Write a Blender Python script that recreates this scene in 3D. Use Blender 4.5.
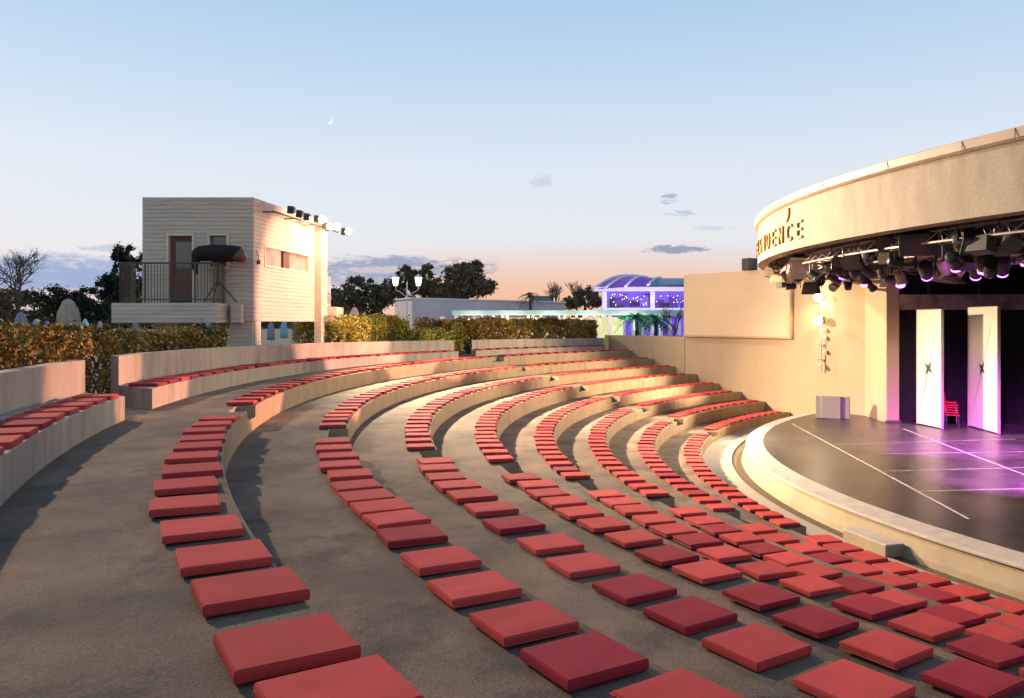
import bpy, bmesh, math, random
from mathutils import Vector, Matrix
R_ = math.radians
for o in list(bpy.data.objects): bpy.data.objects.remove(o)
scn = bpy.context.scene
COL = scn.collection
E = 4.29                                   # eye height above the path round the stage (world z = 0)

# ------------------------------------------------------------------ camera
F, HY, CX = 807.0, 322.1, 512.0
cam_d = bpy.data.cameras.new('camera'); cam = bpy.data.objects.new('camera', cam_d); COL.objects.link(cam)
cam.location = (0, 0, E); cam.rotation_euler = (R_(90), 0, 0)
cam_d.sensor_width = 36; cam_d.lens = F / 1024 * 36; cam_d.shift_y = -(349 - HY) / 1024
cam_d.clip_start = .05; cam_d.clip_end = 6000
scn.camera = cam
scn.render.resolution_x, scn.render.resolution_y = 1024, 698

# ------------------------------------------------------------------ world
SUN_DIR = Vector((.74, -.67, 0)).normalized()     # horizontal travel of the low light
SUN_EL = R_(27)
W = bpy.data.worlds.new('World'); scn.world = W; W.use_nodes = True
nt = W.node_tree; N = nt.nodes; L = nt.links; N.clear()
def nd(t, **k):
    n = N.new(t)
    for a, b in k.items(): setattr(n, a, b)
    return n
def mth(op, a, b=None, clamp=False):
    n = nd('ShaderNodeMath', operation=op, use_clamp=clamp)
    for i, v in enumerate((a, b)):
        if v is None: continue
        if isinstance(v, (int, float)): n.inputs[i].default_value = v
        else: L.new(v, n.inputs[i])
    return n.outputs[0]
def s2l(c):
    return tuple(((x/255)/12.92 if x/255 <= .04045 else ((x/255+.055)/1.055)**2.4) for x in c) + (1,)
def mixc(f, a, b):
    n = nd('ShaderNodeMix', data_type='RGBA')
    for s, v in ((n.inputs[0], f), (n.inputs[6], a), (n.inputs[7], b)):
        if isinstance(v, (int, float, tuple)): s.default_value = v
        else: L.new(v, s)
    return n.outputs[2]
def sstep(v, a, b):
    n = nd('ShaderNodeMapRange', interpolation_type='SMOOTHSTEP'); L.new(v, n.inputs[0])
    n.inputs[1].default_value = a; n.inputs[2].default_value = b
    return n.outputs[0]
tc = nd('ShaderNodeTexCoord'); sep = nd('ShaderNodeSeparateXYZ'); L.new(tc.outputs['Generated'], sep.inputs[0])
dx, dy, dz = sep.outputs
ramp = nd('ShaderNodeValToRGB'); L.new(dz, ramp.inputs[0])
cr = ramp.color_ramp
stops = [(0, (226, 206, 204)), (.05, (227, 215, 216)), (.10, (225, 226, 232)), (.19, (214, 225, 237)),
         (.29, (188, 211, 232)), (.40, (160, 194, 227)), (1, (105, 148, 205))]
while len(cr.elements) < len(stops): cr.elements.new(.5)
for e, (p, c) in zip(cr.elements, stops): e.position = p; e.color = s2l(c)
# warm band low over the place where the sun went down
warm = mth('MULTIPLY', sstep(dz, .115, .01), sstep(mth('ADD', mth('MULTIPLY', dx, .09), dy), .955, 1.0))
sky = mixc(mth('MULTIPLY', warm, .95), ramp.outputs[0], s2l((240, 180, 138)))
# clouds: each one a place in the sky, edges broken by noise
ysafe = mth('MAXIMUM', dy, .02)
u = mth('DIVIDE', dx, ysafe); v = mth('DIVIDE', dz, ysafe)
mp = nd('ShaderNodeMapping'); L.new(tc.outputs['Generated'], mp.inputs[0]); mp.inputs['Scale'].default_value = (16, 16, 60)
noi = nd('ShaderNodeTexNoise'); L.new(mp.outputs[0], noi.inputs[0]); noi.inputs['Scale'].default_value = 1.0; noi.inputs['Detail'].default_value = 6
mp2 = nd('ShaderNodeMapping'); L.new(tc.outputs['Generated'], mp2.inputs[0]); mp2.inputs['Scale'].default_value = (60, 60, 190)
noi2 = nd('ShaderNodeTexNoise'); L.new(mp2.outputs[0], noi2.inputs[0]); noi2.inputs['Scale'].default_value = 1.0; noi2.inputs['Detail'].default_value = 7; noi2.inputs['Roughness'].default_value = .65
front = sstep(dy, .05, .15)
def cloud(sky, px, py, rx, ry, col, amt, k=1.6):
    a = mth('POWER', mth('ABSOLUTE', mth('DIVIDE', mth('SUBTRACT', u, (px - CX) / F), rx / F)), 2.0)
    b = mth('POWER', mth('ABSOLUTE', mth('DIVIDE', mth('SUBTRACT', v, (HY - py) / F), ry / F)), 2.0)
    m = mth('SUBTRACT', 1.0, mth('ADD', a, b))
    m = mth('ADD', m, mth('MULTIPLY', mth('SUBTRACT', noi.outputs[0], .5), k * 2))
    m = mth('ADD', m, mth('MULTIPLY', mth('SUBTRACT', noi2.outputs[0], .5), k * 2.6))
    f = mth('MULTIPLY', mth('MULTIPLY', sstep(m, -.1, .8), amt), front)
    return mixc(f, sky, s2l(col))
sky = cloud(sky, 62, 276, 120, 24, (142, 163, 204), .95, .7)
sky = cloud(sky, 75, 294, 90, 6, (238, 206, 206), .7, .8)
sky = cloud(sky, 112, 248, 32, 4, (168, 182, 208), .6, 1.2)
sky = cloud(sky, 395, 267, 110, 13, (140, 152, 184), .9, .9)
sky = cloud(sky, 350, 277, 60, 11, (150, 160, 188), .75, 1.2)
sky = cloud(sky, 385, 270, 55, 4, (240, 214, 206), .5, 1.2)
sky = cloud(sky, 684, 249, 38, 4.5, (136, 150, 178), .9, 1.9)
sky = cloud(sky, 667, 200, 15, 6, (158, 176, 205), .85, 1.9)
sky = cloud(sky, 680, 213, 20, 4, (170, 186, 210), .7, 1.9)
sky = cloud(sky, 541, 180, 14, 7, (190, 200, 220), .6, 1.9)
sky = cloud(sky, 712, 228, 24, 2.5, (190, 198, 214), .5, 1.9)
sky = cloud(sky, 520, 310, 300, 9, (244, 182, 150), .6, .6)
# thin crescent moon
def disc(px, py, r):
    a = mth('POWER', mth('SUBTRACT', u, (px - CX) / F), 2.0); b = mth('POWER', mth('SUBTRACT', v, (HY - py) / F), 2.0)
    return sstep(mth('SQRT', mth('ADD', a, b)), (r + .5) / F, (r - .5) / F)
moon = mth('MULTIPLY', mth('MULTIPLY', disc(329.5, 121, 3.0), mth('SUBTRACT', 1.0, disc(328.6, 119.9, 2.8), True)), front)
sky = mixc(moon, sky, (1, 1, 1, 1))
nish = nd('ShaderNodeTexSky'); nish.sky_type = 'NISHITA'; nish.sun_disc = False
nish.sun_elevation = SUN_EL; nish.sun_rotation = math.atan2(-SUN_DIR.x, -SUN_DIR.y)
bgA = nd('ShaderNodeBackground'); L.new(sky, bgA.inputs[0]); bgA.inputs[1].default_value = 1.04
bgB = nd('ShaderNodeBackground'); L.new(nish.outputs[0], bgB.inputs[0]); bgB.inputs[1].default_value = .05
mxs = nd('ShaderNodeMixShader'); mxs.inputs[0].default_value = .06
L.new(bgA.outputs[0], mxs.inputs[1]); L.new(bgB.outputs[0], mxs.inputs[2])
wo = nd('ShaderNodeOutputWorld'); L.new(mxs.outputs[0], wo.inputs[0])

# ------------------------------------------------------------------ sun and exposure
sd = bpy.data.lights.new('sun', 'SUN'); sun = bpy.data.objects.new('sun', sd); COL.objects.link(sun)
sd.energy = 3.1; sd.angle = R_(1.4); sd.color = (1, .74, .50)
sdir = Vector((SUN_DIR.x * math.cos(SUN_EL), SUN_DIR.y * math.cos(SUN_EL), -math.sin(SUN_EL)))
sun.rotation_euler = sdir.to_track_quat('-Z', 'Y').to_euler(); sun.location = (0, 0, 60)
scn.view_settings.view_transform = 'Standard'; scn.view_settings.look = 'None'
scn.view_settings.exposure = 0.12; scn.view_settings.gamma = 1

# ------------------------------------------------------------------ helpers
def P(px, py, Y): return Vector(((px - CX) / F * Y, Y, E + (HY - py) / F * Y))
C = Vector((26.3, 20.0))
def pol(r, th, z=None):
    x = C.x + r * math.cos(R_(th)); y = C.y + r * math.sin(R_(th))
    return Vector((x, y)) if z is None else Vector((x, y, z))
def ring_hit(px, r, far=False):                # where the sight line through px meets a circle round the stage
    d = Vector(((px - CX) / F, 1)).normalized(); b = d.dot(C); c = C.dot(C) - r * r
    q = math.sqrt(max(0, b*b - c)); t = b + q if far else b - q
    return d * t
def th_of(p): return math.degrees(math.atan2(p.y - C.y, p.x - C.x)) % 360

class MB:
    def __init__(s): s.v = []; s.f = []; s.m = []
    def quad(s, a, b, c, d, m=0):
        n = len(s.v); s.v += [tuple(a), tuple(b), tuple(c), tuple(d)]; s.f.append((n, n+1, n+2, n+3)); s.m.append(m)
    def poly(s, pts, m=0):
        n = len(s.v); s.v += [tuple(p) for p in pts]; s.f.append(tuple(range(n, n+len(pts)))); s.m.append(m)
    def box(s, c, size, rz=0, m=0, mat=None):
        M = mat if mat is not None else Matrix.Translation(c) @ Matrix.Rotation(rz, 4, 'Z')
        h = [x/2 for x in size]; n = len(s.v)
        for z in (-1, 1):
            for y in (-1, 1):
                for x in (-1, 1): s.v.append(tuple(M @ Vector((x*h[0], y*h[1], z*h[2]))))
        for q in ((0,2,3,1),(4,5,7,6),(0,1,5,4),(2,6,7,3),(0,4,6,2),(1,3,7,5)):
            s.f.append(tuple(n+i for i in q)); s.m.append(m)
        return s
    def prism(s, poly2, z0, z1, m=0):
        k = len(poly2); n = len(s.v)
        s.v += [(p[0], p[1], z0) for p in poly2] + [(p[0], p[1], z1) for p in poly2]
        s.f.append(tuple(n+i for i in reversed(range(k)))); s.f.append(tuple(n+k+i for i in range(k))); s.m += [m, m]
        for i in range(k):
            j = (i+1) % k; s.f.append((n+i, n+j, n+k+j, n+k+i)); s.m.append(m)
        return s
    def tube(s, pts, r, k=8, m=0, cap=True):
        pts = [Vector(p) for p in pts]; n0 = len(s.v)
        rs = r if isinstance(r, (list, tuple)) else [r]*len(pts)
        up = None
        for i, p in enumerate(pts):
            t = (pts[min(i+1, len(pts)-1)] - pts[max(i-1, 0)]).normalized()
            if up is None:
                up = t.orthogonal().normalized()
            else:
                up = (up - t*up.dot(t)); up = up.normalized() if up.length > 1e-6 else t.orthogonal().normalized()
            w = t.cross(up)
            for j in range(k):
                a = 2*math.pi*j/k; s.v.append(tuple(p + (up*math.cos(a) + w*math.sin(a))*rs[i]))
        for i in range(len(pts)-1):
            for j in range(k):
                a = n0+i*k+j; b = n0+i*k+(j+1) % k; s.f.append((a, b, b+k, a+k)); s.m.append(m)
        if cap:
            s.f.append(tuple(n0+j for j in reversed(range(k)))); s.f.append(tuple(n0+(len(pts)-1)*k+j for j in range(k))); s.m += [m, m]
        return s
    def lathe(s, prof, k=16, M=Matrix(), m=0, wob=None):
        n0 = len(s.v)
        for r, z in prof:
            for j in range(k):
                a = 2*math.pi*j/k; rr = r * (1 if wob is None else wob(a, z)); s.v.append(tuple(M @ Vector((rr*math.cos(a), rr*math.sin(a), z))))
        for i in range(len(prof)-1):
            for j in range(k):
                a = n0+i*k+j; b = n0+i*k+(j+1) % k; s.f.append((a, b, b+k, a+k)); s.m.append(m)
        s.f.append(tuple(n0+j for j in reversed(range(k)))); s.f.append(tuple(n0+(len(prof)-1)*k+j for j in range(k))); s.m += [m, m]
        return s
    def build(s, name, mats, parent=None, loc=None, smooth=False, merge=False, bevel=0, rot=None):
        me = bpy.data.meshes.new(name); me.from_pydata(s.v, [], s.f)
        if not isinstance(mats, (list, tuple)): mats = [mats]
        for mm in mats: me.materials.append(mm)
        me.polygons.foreach_set('material_index', s.m)
        if merge:
            bm = bmesh.new(); bm.from_mesh(me); bmesh.ops.remove_doubles(bm, verts=bm.verts, dist=1e-4)
            bmesh.ops.recalc_face_normals(bm, faces=bm.faces); bm.to_mesh(me); bm.free()
        if smooth:
            me.polygons.foreach_set('use_smooth', [True]*len(me.polygons))
        me.update()
        o = bpy.data.objects.new(name, me); COL.objects.link(o)
        if loc is not None: o.location = loc
        if rot is not None: o.rotation_euler = rot
        if parent is not None: o.parent = parent
        if bevel:
            b = o.modifiers.new('bevel', 'BEVEL'); b.width = bevel; b.segments = 2; b.limit_method = 'ANGLE'; b.angle_limit = R_(40)
        return o
def tag(o, label=None, cat=None, group=None, kind=None):
    if label: o['label'] = label
    if cat: o['category'] = cat
    if group: o['group'] = group
    if kind: o['kind'] = kind
    return o
def thing(name, loc, label, cat, group=None, rz=0):
    o = bpy.data.objects.new(name, None); COL.objects.link(o); o.location = loc; o.rotation_euler = (0, 0, rz)
    o.empty_display_size = .2
    return tag(o, label, cat, group)
def copy_tree(o, parent=None):
    c = o.copy(); COL.objects.link(c); c.parent = parent
    for ch in [x for x in bpy.data.objects if x.parent == o]: copy_tree(ch, c)
    return c
ORD = ['zeroth','first','second','third','fourth','fifth','sixth','seventh','eighth','ninth','tenth','eleventh','twelfth',
       'thirteenth','fourteenth','fifteenth','sixteenth','seventeenth','eighteenth','nineteenth','twentieth']
TENS = {20:'twenty', 30:'thirty', 40:'forty', 50:'fifty', 60:'sixty'}
def ordn(n):
    if n <= 20: return ORD[n]
    if n % 10 == 0: return TENS[n][:-1] + 'ieth'
    return TENS[n//10*10] + '-' + ORD[n % 10]

# ------------------------------------------------------------------ materials
def mat(name, base, rough=.7, var=.0, scale=4, col2=None, bump=0, bscale=60, spec=.3, metal=0, emit=None, estr=0, stain=None, stretch=None, rand=0, sheen=0, coat=0, fine=0):
    m = bpy.data.materials.new(name); m.use_nodes = True
    t = m.node_tree; n = t.nodes; l = t.links; b = n['Principled BSDF']
    b.inputs['Roughness'].default_value = rough; b.inputs['Specular IOR Level'].default_value = spec; b.inputs['Metallic'].default_value = metal
    if sheen: b.inputs['Sheen Weight'].default_value = sheen
    if coat: b.inputs['Coat Weight'].default_value = coat
    base = tuple(base) + (1,); col = None
    g = n.new('ShaderNodeTexCoord'); src = g.outputs['Object']
    if stretch:
        q = n.new('ShaderNodeMapping'); q.inputs['Scale'].default_value = stretch; l.new(src, q.inputs[0]); src = q.outputs[0]
    def mix(f, a, c, bt='MIX'):
        x = n.new('ShaderNodeMix'); x.data_type = 'RGBA'; x.blend_type = bt
        for s, v_ in ((x.inputs[0], f), (x.inputs[6], a), (x.inputs[7], c)):
            if isinstance(v_, (int, float, tuple)): s.default_value = v_
            else: l.new(v_, s)
        return x.outputs[2]
    def noise(sc, det=5, ro=.6, s=None):
        x = n.new('ShaderNodeTexNoise'); x.inputs['Scale'].default_value = sc; x.inputs['Detail'].default_value = det; x.inputs['Roughness'].default_value = ro
        l.new(s or src, x.inputs[0]); return x.outputs[0]
    def rng(v_, a, c, d=0., e=1.):
        x = n.new('ShaderNodeMapRange'); l.new(v_, x.inputs[0])
        for i, w in enumerate((a, c, d, e)): x.inputs[i+1].default_value = w
        return x.outputs[0]
    col = base
    if var:
        c2 = tuple(col2)+(1,) if col2 else tuple(x*(1-var) for x in base[:3])+(1,)
        col = mix(rng(noise(scale), .34, .66), base, c2)
    if stain:
        sc, amt, c3 = stain
        f = rng(noise(sc, 7, .7), .49, .62, 0, amt); col = mix(f, col, tuple(c3)+(1,))
    if fine:
        f = rng(noise(bscale*1.5, 2, .7, g.outputs['Object']), .3, .7, 1-fine, 1+fine); x = n.new('ShaderNodeVectorMath'); x.operation = 'SCALE'
        if isinstance(col, tuple): x.inputs[0].default_value = col[:3]
        else: l.new(col, x.inputs[0])
        l.new(f, x.inputs['Scale']); col = x.outputs[0]
    if rand:
        oi = n.new('ShaderNodeObjectInfo'); x = n.new('ShaderNodeVectorMath'); x.operation = 'SCALE'
        if isinstance(col, tuple): x.inputs[0].default_value = col[:3]
        else: l.new(col, x.inputs[0])
        l.new(rng(oi.outputs['Random'], 0, 1, 1-rand, 1+rand), x.inputs['Scale']); col = x.outputs[0]
    if isinstance(col, tuple): b.inputs['Base Color'].default_value = col
    else: l.new(col, b.inputs['Base Color'])
    if bump:
        bp = n.new('ShaderNodeBump'); bp.inputs['Strength'].default_value = bump; bp.inputs['Distance'].default_value = .02
        l.new(noise(bscale, 4, .65, g.outputs['Object']), bp.inputs['Height']); l.new(bp.outputs[0], b.inputs['Normal'])
    if emit:
        b.inputs['Emission Color'].default_value = tuple(emit)+(1,); b.inputs['Emission Strength'].default_value = estr
    return m
M = {}
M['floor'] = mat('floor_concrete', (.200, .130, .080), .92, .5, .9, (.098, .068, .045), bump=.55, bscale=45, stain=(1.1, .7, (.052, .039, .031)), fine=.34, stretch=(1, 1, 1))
M['joint'] = mat('joint_dark_seam', (.06, .05, .04), .95)  # dark formwork seams on the risers
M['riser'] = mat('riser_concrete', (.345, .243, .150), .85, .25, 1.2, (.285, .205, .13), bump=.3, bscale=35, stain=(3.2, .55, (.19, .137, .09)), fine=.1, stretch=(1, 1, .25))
M['bench'] = mat('bench_concrete', (.38, .31, .245), .85, .25, 1.5, (.30, .25, .20), bump=.35, bscale=30, stain=(3.2, .6, (.20, .165, .14)), fine=.1, stretch=(1, 1, .22))
M['path'] = mat('path_concrete', (.30, .255, .20), .75, .35, 2.2, (.29, .25, .20), bump=.3, bscale=40, fine=.12)
M['gravel'] = mat('gravel', (.16, .115, .06), .95, .6, 30, (.05, .04, .025), bump=1, bscale=50, fine=.3)
M['ground'] = mat('ground', (.20, .18, .13), .95, .4, .5, (.10, .11, .06), bump=.3, bscale=20)
M['wall'] = mat('wall_plaster', (.41, .31, .20), .85, .15, .6, (.36, .27, .17), bump=.12, bscale=25, stain=(1.4, .4, (.32, .24, .15)), fine=.06, stretch=(1, 1, .3))
M['screen'] = mat('screen_board', (.54, .42, .275), .8, .1, .7, (.50, .385, .25), bump=.05, bscale=15)
M['fascia'] = mat('fascia_plaster', (.40, .33, .245), .85, .3, 3, (.32, .265, .20), bump=.35, bscale=28, stain=(4, .25, (.34, .27, .19)), fine=.12, stretch=(1, 1, .35))
M['coping'] = mat('coping_metal', (.52, .40, .30), .5, .2, 2, spec=.4)
M['apron'] = mat('apron_plaster', (.32, .245, .145), .8, .2, 1.2, (.25, .19, .11), bump=.2, bscale=25, fine=.06, stain=(2, .25, (.35, .27, .18)))
M['apron_top'] = mat('apron_stone', (.44, .375, .32), .75, .2, 3, bump=.2, bscale=30, fine=.08)
M['deck'] = mat('stage_deck', (.030, .025, .027), .33, .5, .7, (.060, .052, .050), bump=.08, bscale=9, spec=.3, stain=(2.5, .35, (.11, .10, .095)))
M['tape'] = mat('white_tape', (.62, .58, .52), .6, .5, 9, (.30, .28, .26))
M['red'] = mat('cushion_coral', (.47, .058, .052), .85, .14, 3, bump=.12, bscale=120, spec=.12, rand=.16, fine=.07)
M['deep'] = mat('cushion_crimson', (.28, .024, .034), .85, .14, 3, bump=.12, bscale=120, spec=.12, rand=.15, fine=.07)
M['pipe'] = mat('cushion_piping', (.50, .085, .07), .7, spec=.2)
M['pipe_deep'] = mat('cushion_piping_dark', (.32, .036, .045), .7, spec=.4)
M['siding'] = mat('white_board_siding', (.60, .51, .41), .75, .15, 2, (.51, .43, .335), bump=.06, bscale=30, stretch=(.6, .6, 5), fine=.06, stain=(.8, .4, (.44, .36, .28)))
M['trim'] = mat('cream_trim', (.72, .62, .46), .6, .1, 4)
M['rail'] = mat('bronze_rail', (.10, .075, .05), .5, .2, 8, spec=.5)
M['glass_dark'] = mat('booth_glass', (.10, .085, .075), .12, spec=.7)
M['glass_warm'] = mat('booth_window_glass', (.42, .36, .27), .15, .5, 1.1, (.25, .20, .15), spec=.7)
M['door'] = mat('door_wood', (.16, .075, .055), .6, .2, 3)
M['cloth_black'] = mat('black_cover_fabric', (.018, .013, .013), .8, .4, 5, bump=.4, bscale=12)
M['black'] = mat('black_metal', (.022, .020, .020), .45, .3, 8, spec=.5)
M['darkgrey'] = mat('dark_grey_metal', (.07, .062, .06), .5, .3, 8, spec=.5)
M['beige_lamp'] = mat('floodlit_lamp_metal', (.66, .54, .39), .55, .25, 8)  # pale beige with flood light put into the lamp colour
M['truss'] = mat('aluminium_truss', (.50, .41, .38), .45, .2, 6, metal=.2)
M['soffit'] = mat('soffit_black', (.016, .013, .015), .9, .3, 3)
M['drape'] = mat('black_drape', (.010, .009, .010), .95, .4, 6, bump=.3, bscale=6)
M['pelmet'] = mat('patterned_pelmet', (.34, .27, .22), .8, .6, 1.6, (.16, .12, .10))
M['flat'] = mat('cream_stage_flat', (.56, .50, .40), .6, .1, 1.5)
M['flat_edge'] = mat('flat_edge', (.30, .25, .20), .7)
M['ornament'] = mat('green_ornament', (.03, .05, .02), .5)
M['grey_board'] = mat('grey_cabinet', (.36, .32, .29), .6, .1, 3)
M['letters'] = mat('bronze_letters', (.42, .29, .11), .5, .2, 5, metal=.2)
M['lens_purple'] = mat('purple_lens', (.4, .1, .6), .3, emit=(.55, .10, 1.0), estr=9)
M['lens_warm'] = mat('warm_lens', (.9, .8, .6), .3, emit=(1, .74, .40), estr=30)
M['lens_white'] = mat('white_lens', (.9, .9, .8), .3, emit=(1, .80, .52), estr=38)
M['lens_dark'] = mat('unlit_lens', (.05, .05, .06), .1, spec=.8)
M['chair_red'] = mat('red_chair_plastic', (.45, .02, .025), .45, spec=.4)
M['bark'] = mat('bark', (.085, .06, .045), .95, .4, 9, bump=.5, bscale=20)
M['twig'] = mat('bare_twig', (.10, .07, .065), .95)
M['lamp_warm'] = mat('lantern_glass', (1, .9, .7), .3, emit=(1, .86, .66), estr=3.5)
M['white_metal'] = mat('white_painted_metal', (.72, .70, .72), .5, .1, 4)
M['teal'] = mat('teal_roof', (.36, .66, .68), .6, .2, .6)
M['teal_roof'] = mat('blue_grey_roof', (.20, .30, .40), .6, .2, .6)
M['lilac'] = mat('lilac_glow_wall', (.30, .22, .55), .7, emit=(.16, .08, .80), estr=.55)  # emission stands in for purple light falling on the wall
M['lilac_panel'] = mat('purple_vault_panel', (.10, .04, .22), .5, emit=(.14, .05, .42), estr=.45)  # purple inside light put into the panels as emission
M['interior'] = mat('lit_interior', (.5, .42, .34), .7, .5, .9, (.2, .14, .12), emit=(1, .62, .34), estr=.55)  # emission stands in for warm lamp light on interior surfaces
M['pink_wall'] = mat('pale_rendered_wall', (.62, .52, .54), .85, .15, .3)
M['parasol_beige'] = mat('beige_canvas', (.42, .33, .24), .9, .2, 6)
M['parasol_blue'] = mat('light_blue_canvas', (.25, .45, .55), .9, .15, 6)
M['parasol_grey'] = mat('grey_canvas', (.26, .27, .32), .9, .15, 6)
M['parasol_pink'] = mat('pale_rose_canvas', (.62, .42, .38), .9, .15, 6)
M['yellow_post'] = mat('yellow_painted_post', (.55, .48, .12), .6, .2, 6)
def leafmat(name, c1, c2, c3, sc=1.3):
    m = bpy.data.materials.new(name); m.use_nodes = True; t = m.node_tree; n = t.nodes; l = t.links; b = n['Principled BSDF']
    g = n.new('ShaderNodeNewGeometry'); r = n.new('ShaderNodeValToRGB'); e = r.color_ramp
    e.elements[0].color = tuple(c1)+(1,); e.elements[1].color = tuple(c3)+(1,); x = e.elements.new(.5); x.color = tuple(c2)+(1,)
    tcn = n.new('ShaderNodeTexCoord'); ns = n.new('ShaderNodeTexNoise'); ns.inputs['Scale'].default_value = sc; l.new(tcn.outputs['Object'], ns.inputs[0])
    a = n.new('ShaderNodeMath'); a.operation = 'MULTIPLY_ADD'; l.new(g.outputs['Random Per Island'], a.inputs[0]); a.inputs[1].default_value = .6
    s = n.new('ShaderNodeMath'); s.operation = 'MULTIPLY_ADD'; l.new(ns.outputs[0], s.inputs[0]); s.inputs[1].default_value = 1.6; s.inputs[2].default_value = -.6
    l.new(s.outputs[0], a.inputs[2]); l.new(a.outputs[0], r.inputs[0]); l.new(r.outputs[0], b.inputs['Base Color'])
    b.inputs['Roughness'].default_value = .6; b.inputs['Specular IOR Level'].default_value = .08
    return m
M['hedge_gold'] = leafmat('golden_hedge_leaf', (.07, .09, .016), (.28, .25, .045), (.58, .50, .12), .8)
M['hedge_red'] = leafmat('russet_hedge_leaf', (.06, .055, .014), (.22, .14, .035), (.44, .28, .08), .9)
M['leaf_dark'] = leafmat('dark_leaf', (.05, .048, .033), (.105, .09, .06), (.21, .165, .105))
M['leaf_mid'] = leafmat('mid_leaf', (.075, .06, .042), (.15, .112, .075), (.28, .20, .125))
M['leaf_conifer'] = leafmat('conifer_leaf', (.008, .014, .010), (.016, .026, .018), (.03, .04, .026))
M['leaf_lit'] = leafmat('lamplit_leaf', (.02, .07, .035), (.05, .20, .11), (.12, .36, .20))  # lit leaf copy, green lamp light put into its colour

# ------------------------------------------------------------------ ground and terraces
ROWS = 'ABCDEFGHI'
RR = dict(A=33.4, B=31.5, C=29.76, D=28.17, E=26.66, F=25.2, G=23.77, H=22.37, I=21.02)
ZT = dict(B=-1.574, C=-1.946, D=-2.288, E=-2.6, F=-2.978, G=-3.276, H=-3.632, I=-3.978)
ZB = dict(A=-1.63, B=-2.0, C=-2.314, D=-2.676, E=-3.044, F=-3.386, G=-3.63, H=-4.058, I=-4.29)
WA, WD = Vector((12.3, 35.7)), Vector((5.1, -8.1))         # foot line of the retaining wall
def WL(t): return WA + WD * t
def th_wall(r):
    d = WD.normalized(); w = WA - C; b = w.dot(d); c = w.dot(w) - r*r
    s = -b - math.sqrt(b*b - c); return th_of(WA + d*s)
TH1 = 240
CUT = {  # openings of the two stairways cut in each tier edge: (start, width in metres)
 'B': 188.75, 'C': 190.2, 'D': 191.4, 'E': 190.9, 'F': 190.8, 'G': 191.9, 'H': 191.6, 'I': 191.8}
CUT2 = {k: th_of(ring_hit(x, RR[k], True)) for k, x in dict(B=504, C=530.4, D=558.8, E=588.8, F=620.3, G=650.4, H=683.5, I=717.4).items()}
def deg(m_, r): return math.degrees(m_ / r)
def tier(k):
    i = ROWS.index(k); r, zt, zb = RR[k], E+ZT[k], E+ZB[k]; ro = RR[ROWS[i-1]]; zo = E+ZB[ROWS[i-1]]
    cuts = [(CUT[k], CUT[k]+deg(1.0, r)), (CUT2[k], CUT2[k]+deg(.95, r))]
    t0 = th_wall(r); ths = [t0] + [x*.5 for x in range(int(t0*2)+2, TH1*2+1)] + [x for c in cuts for x in c]
    ths = sorted(set(ths)); mb = MB(); dp = .34; zh = (zt+zb)/2; ch = .018
    def zf(q): return zo + (zt-zo)*(ro-q)/(ro-r)
    tw = {}
    def pt(q, th, z):
        if th == t0: th = tw.setdefault(q, th_wall(q))
        return pol(q, th, z)
    for a, b in zip(ths, ths[1:]):
        mid = (a+b)/2; cut = any(c[0] < mid < c[1] for c in cuts)
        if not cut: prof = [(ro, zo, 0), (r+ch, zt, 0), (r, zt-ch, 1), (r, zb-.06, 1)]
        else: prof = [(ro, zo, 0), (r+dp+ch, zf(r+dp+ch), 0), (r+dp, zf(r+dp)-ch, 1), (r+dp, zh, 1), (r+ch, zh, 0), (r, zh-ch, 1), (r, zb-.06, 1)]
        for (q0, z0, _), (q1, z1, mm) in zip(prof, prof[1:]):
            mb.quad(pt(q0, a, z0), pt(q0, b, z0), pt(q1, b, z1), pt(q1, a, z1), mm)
    for c in cuts:
        for th in c: mb.quad(pol(r, th, zh), pol(r+dp, th, zh), pol(r+dp, th, zf(r+dp)), pol(r, th, zt), 1)
    for th in range(134, TH1, 5):                       # construction joints
        th += ROWS.index(k)*.7
        if any(c[0]-.4 < th < c[1]+.4 for c in cuts): continue
        w = deg(.006, r); mb.quad(pol(r-.003, th-w, zb), pol(r-.003, th+w, zb), pol(r-.003, th+w, zt-.02), pol(r-.003, th-w, zt-.02), 2)
    o = mb.build('terrace', [M['floor'], M['riser'], M['joint']]); tag(o, kind='structure')
for k in ROWS[1:]: tier(k)

def annulus(name, r0, r1, z0, z1, m, step=1.0, a0=0, a1=360):
    mb = MB(); n = int((a1-a0)/step)
    for i in range(n):
        a, b = a0+i*step, a0+(i+1)*step
        mb.quad(pol(r1, a, z1), pol(r1, b, z1), pol(r0, b, z0), pol(r0, a, z0))
    o = mb.build(name, m); return tag(o, kind='structure')
mb = MB()
gz = E-1.64
for a in range(0, 360, 2):
    for r0, r1 in ((33.38, 60), (60, 200), (200, 4000)):
        mb.quad(pol(r1, a, gz), pol(r1, a+2, gz), pol(r0, a+2, gz), pol(r0, a, gz))
tag(mb.build('ground', M['ground']), kind='structure')
mb = MB(); far = [pol(33.4, th, gz) for th in range(126, 60, -3)]       # yard behind the retaining wall
mb.poly([Vector((*(WL(-1.35)+Vector((.2,.1))), gz)), Vector((*(WL(.4)+Vector((.2,.1))), gz))] + far[::-1])
tag(mb.build('yard', M['ground']), kind='structure')
annulus('path', 20.12, 21.10, 0.0, 0.0, M['path'], .5, 128, 240)
annulus('terrace_base', 4, 34, -.25, -.25, M['ground'], 4)
tag(annulus('gravel', 19.6, 20.12, -.03, -.03, M['gravel'], .5, 128, 240), kind='stuff')

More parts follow.
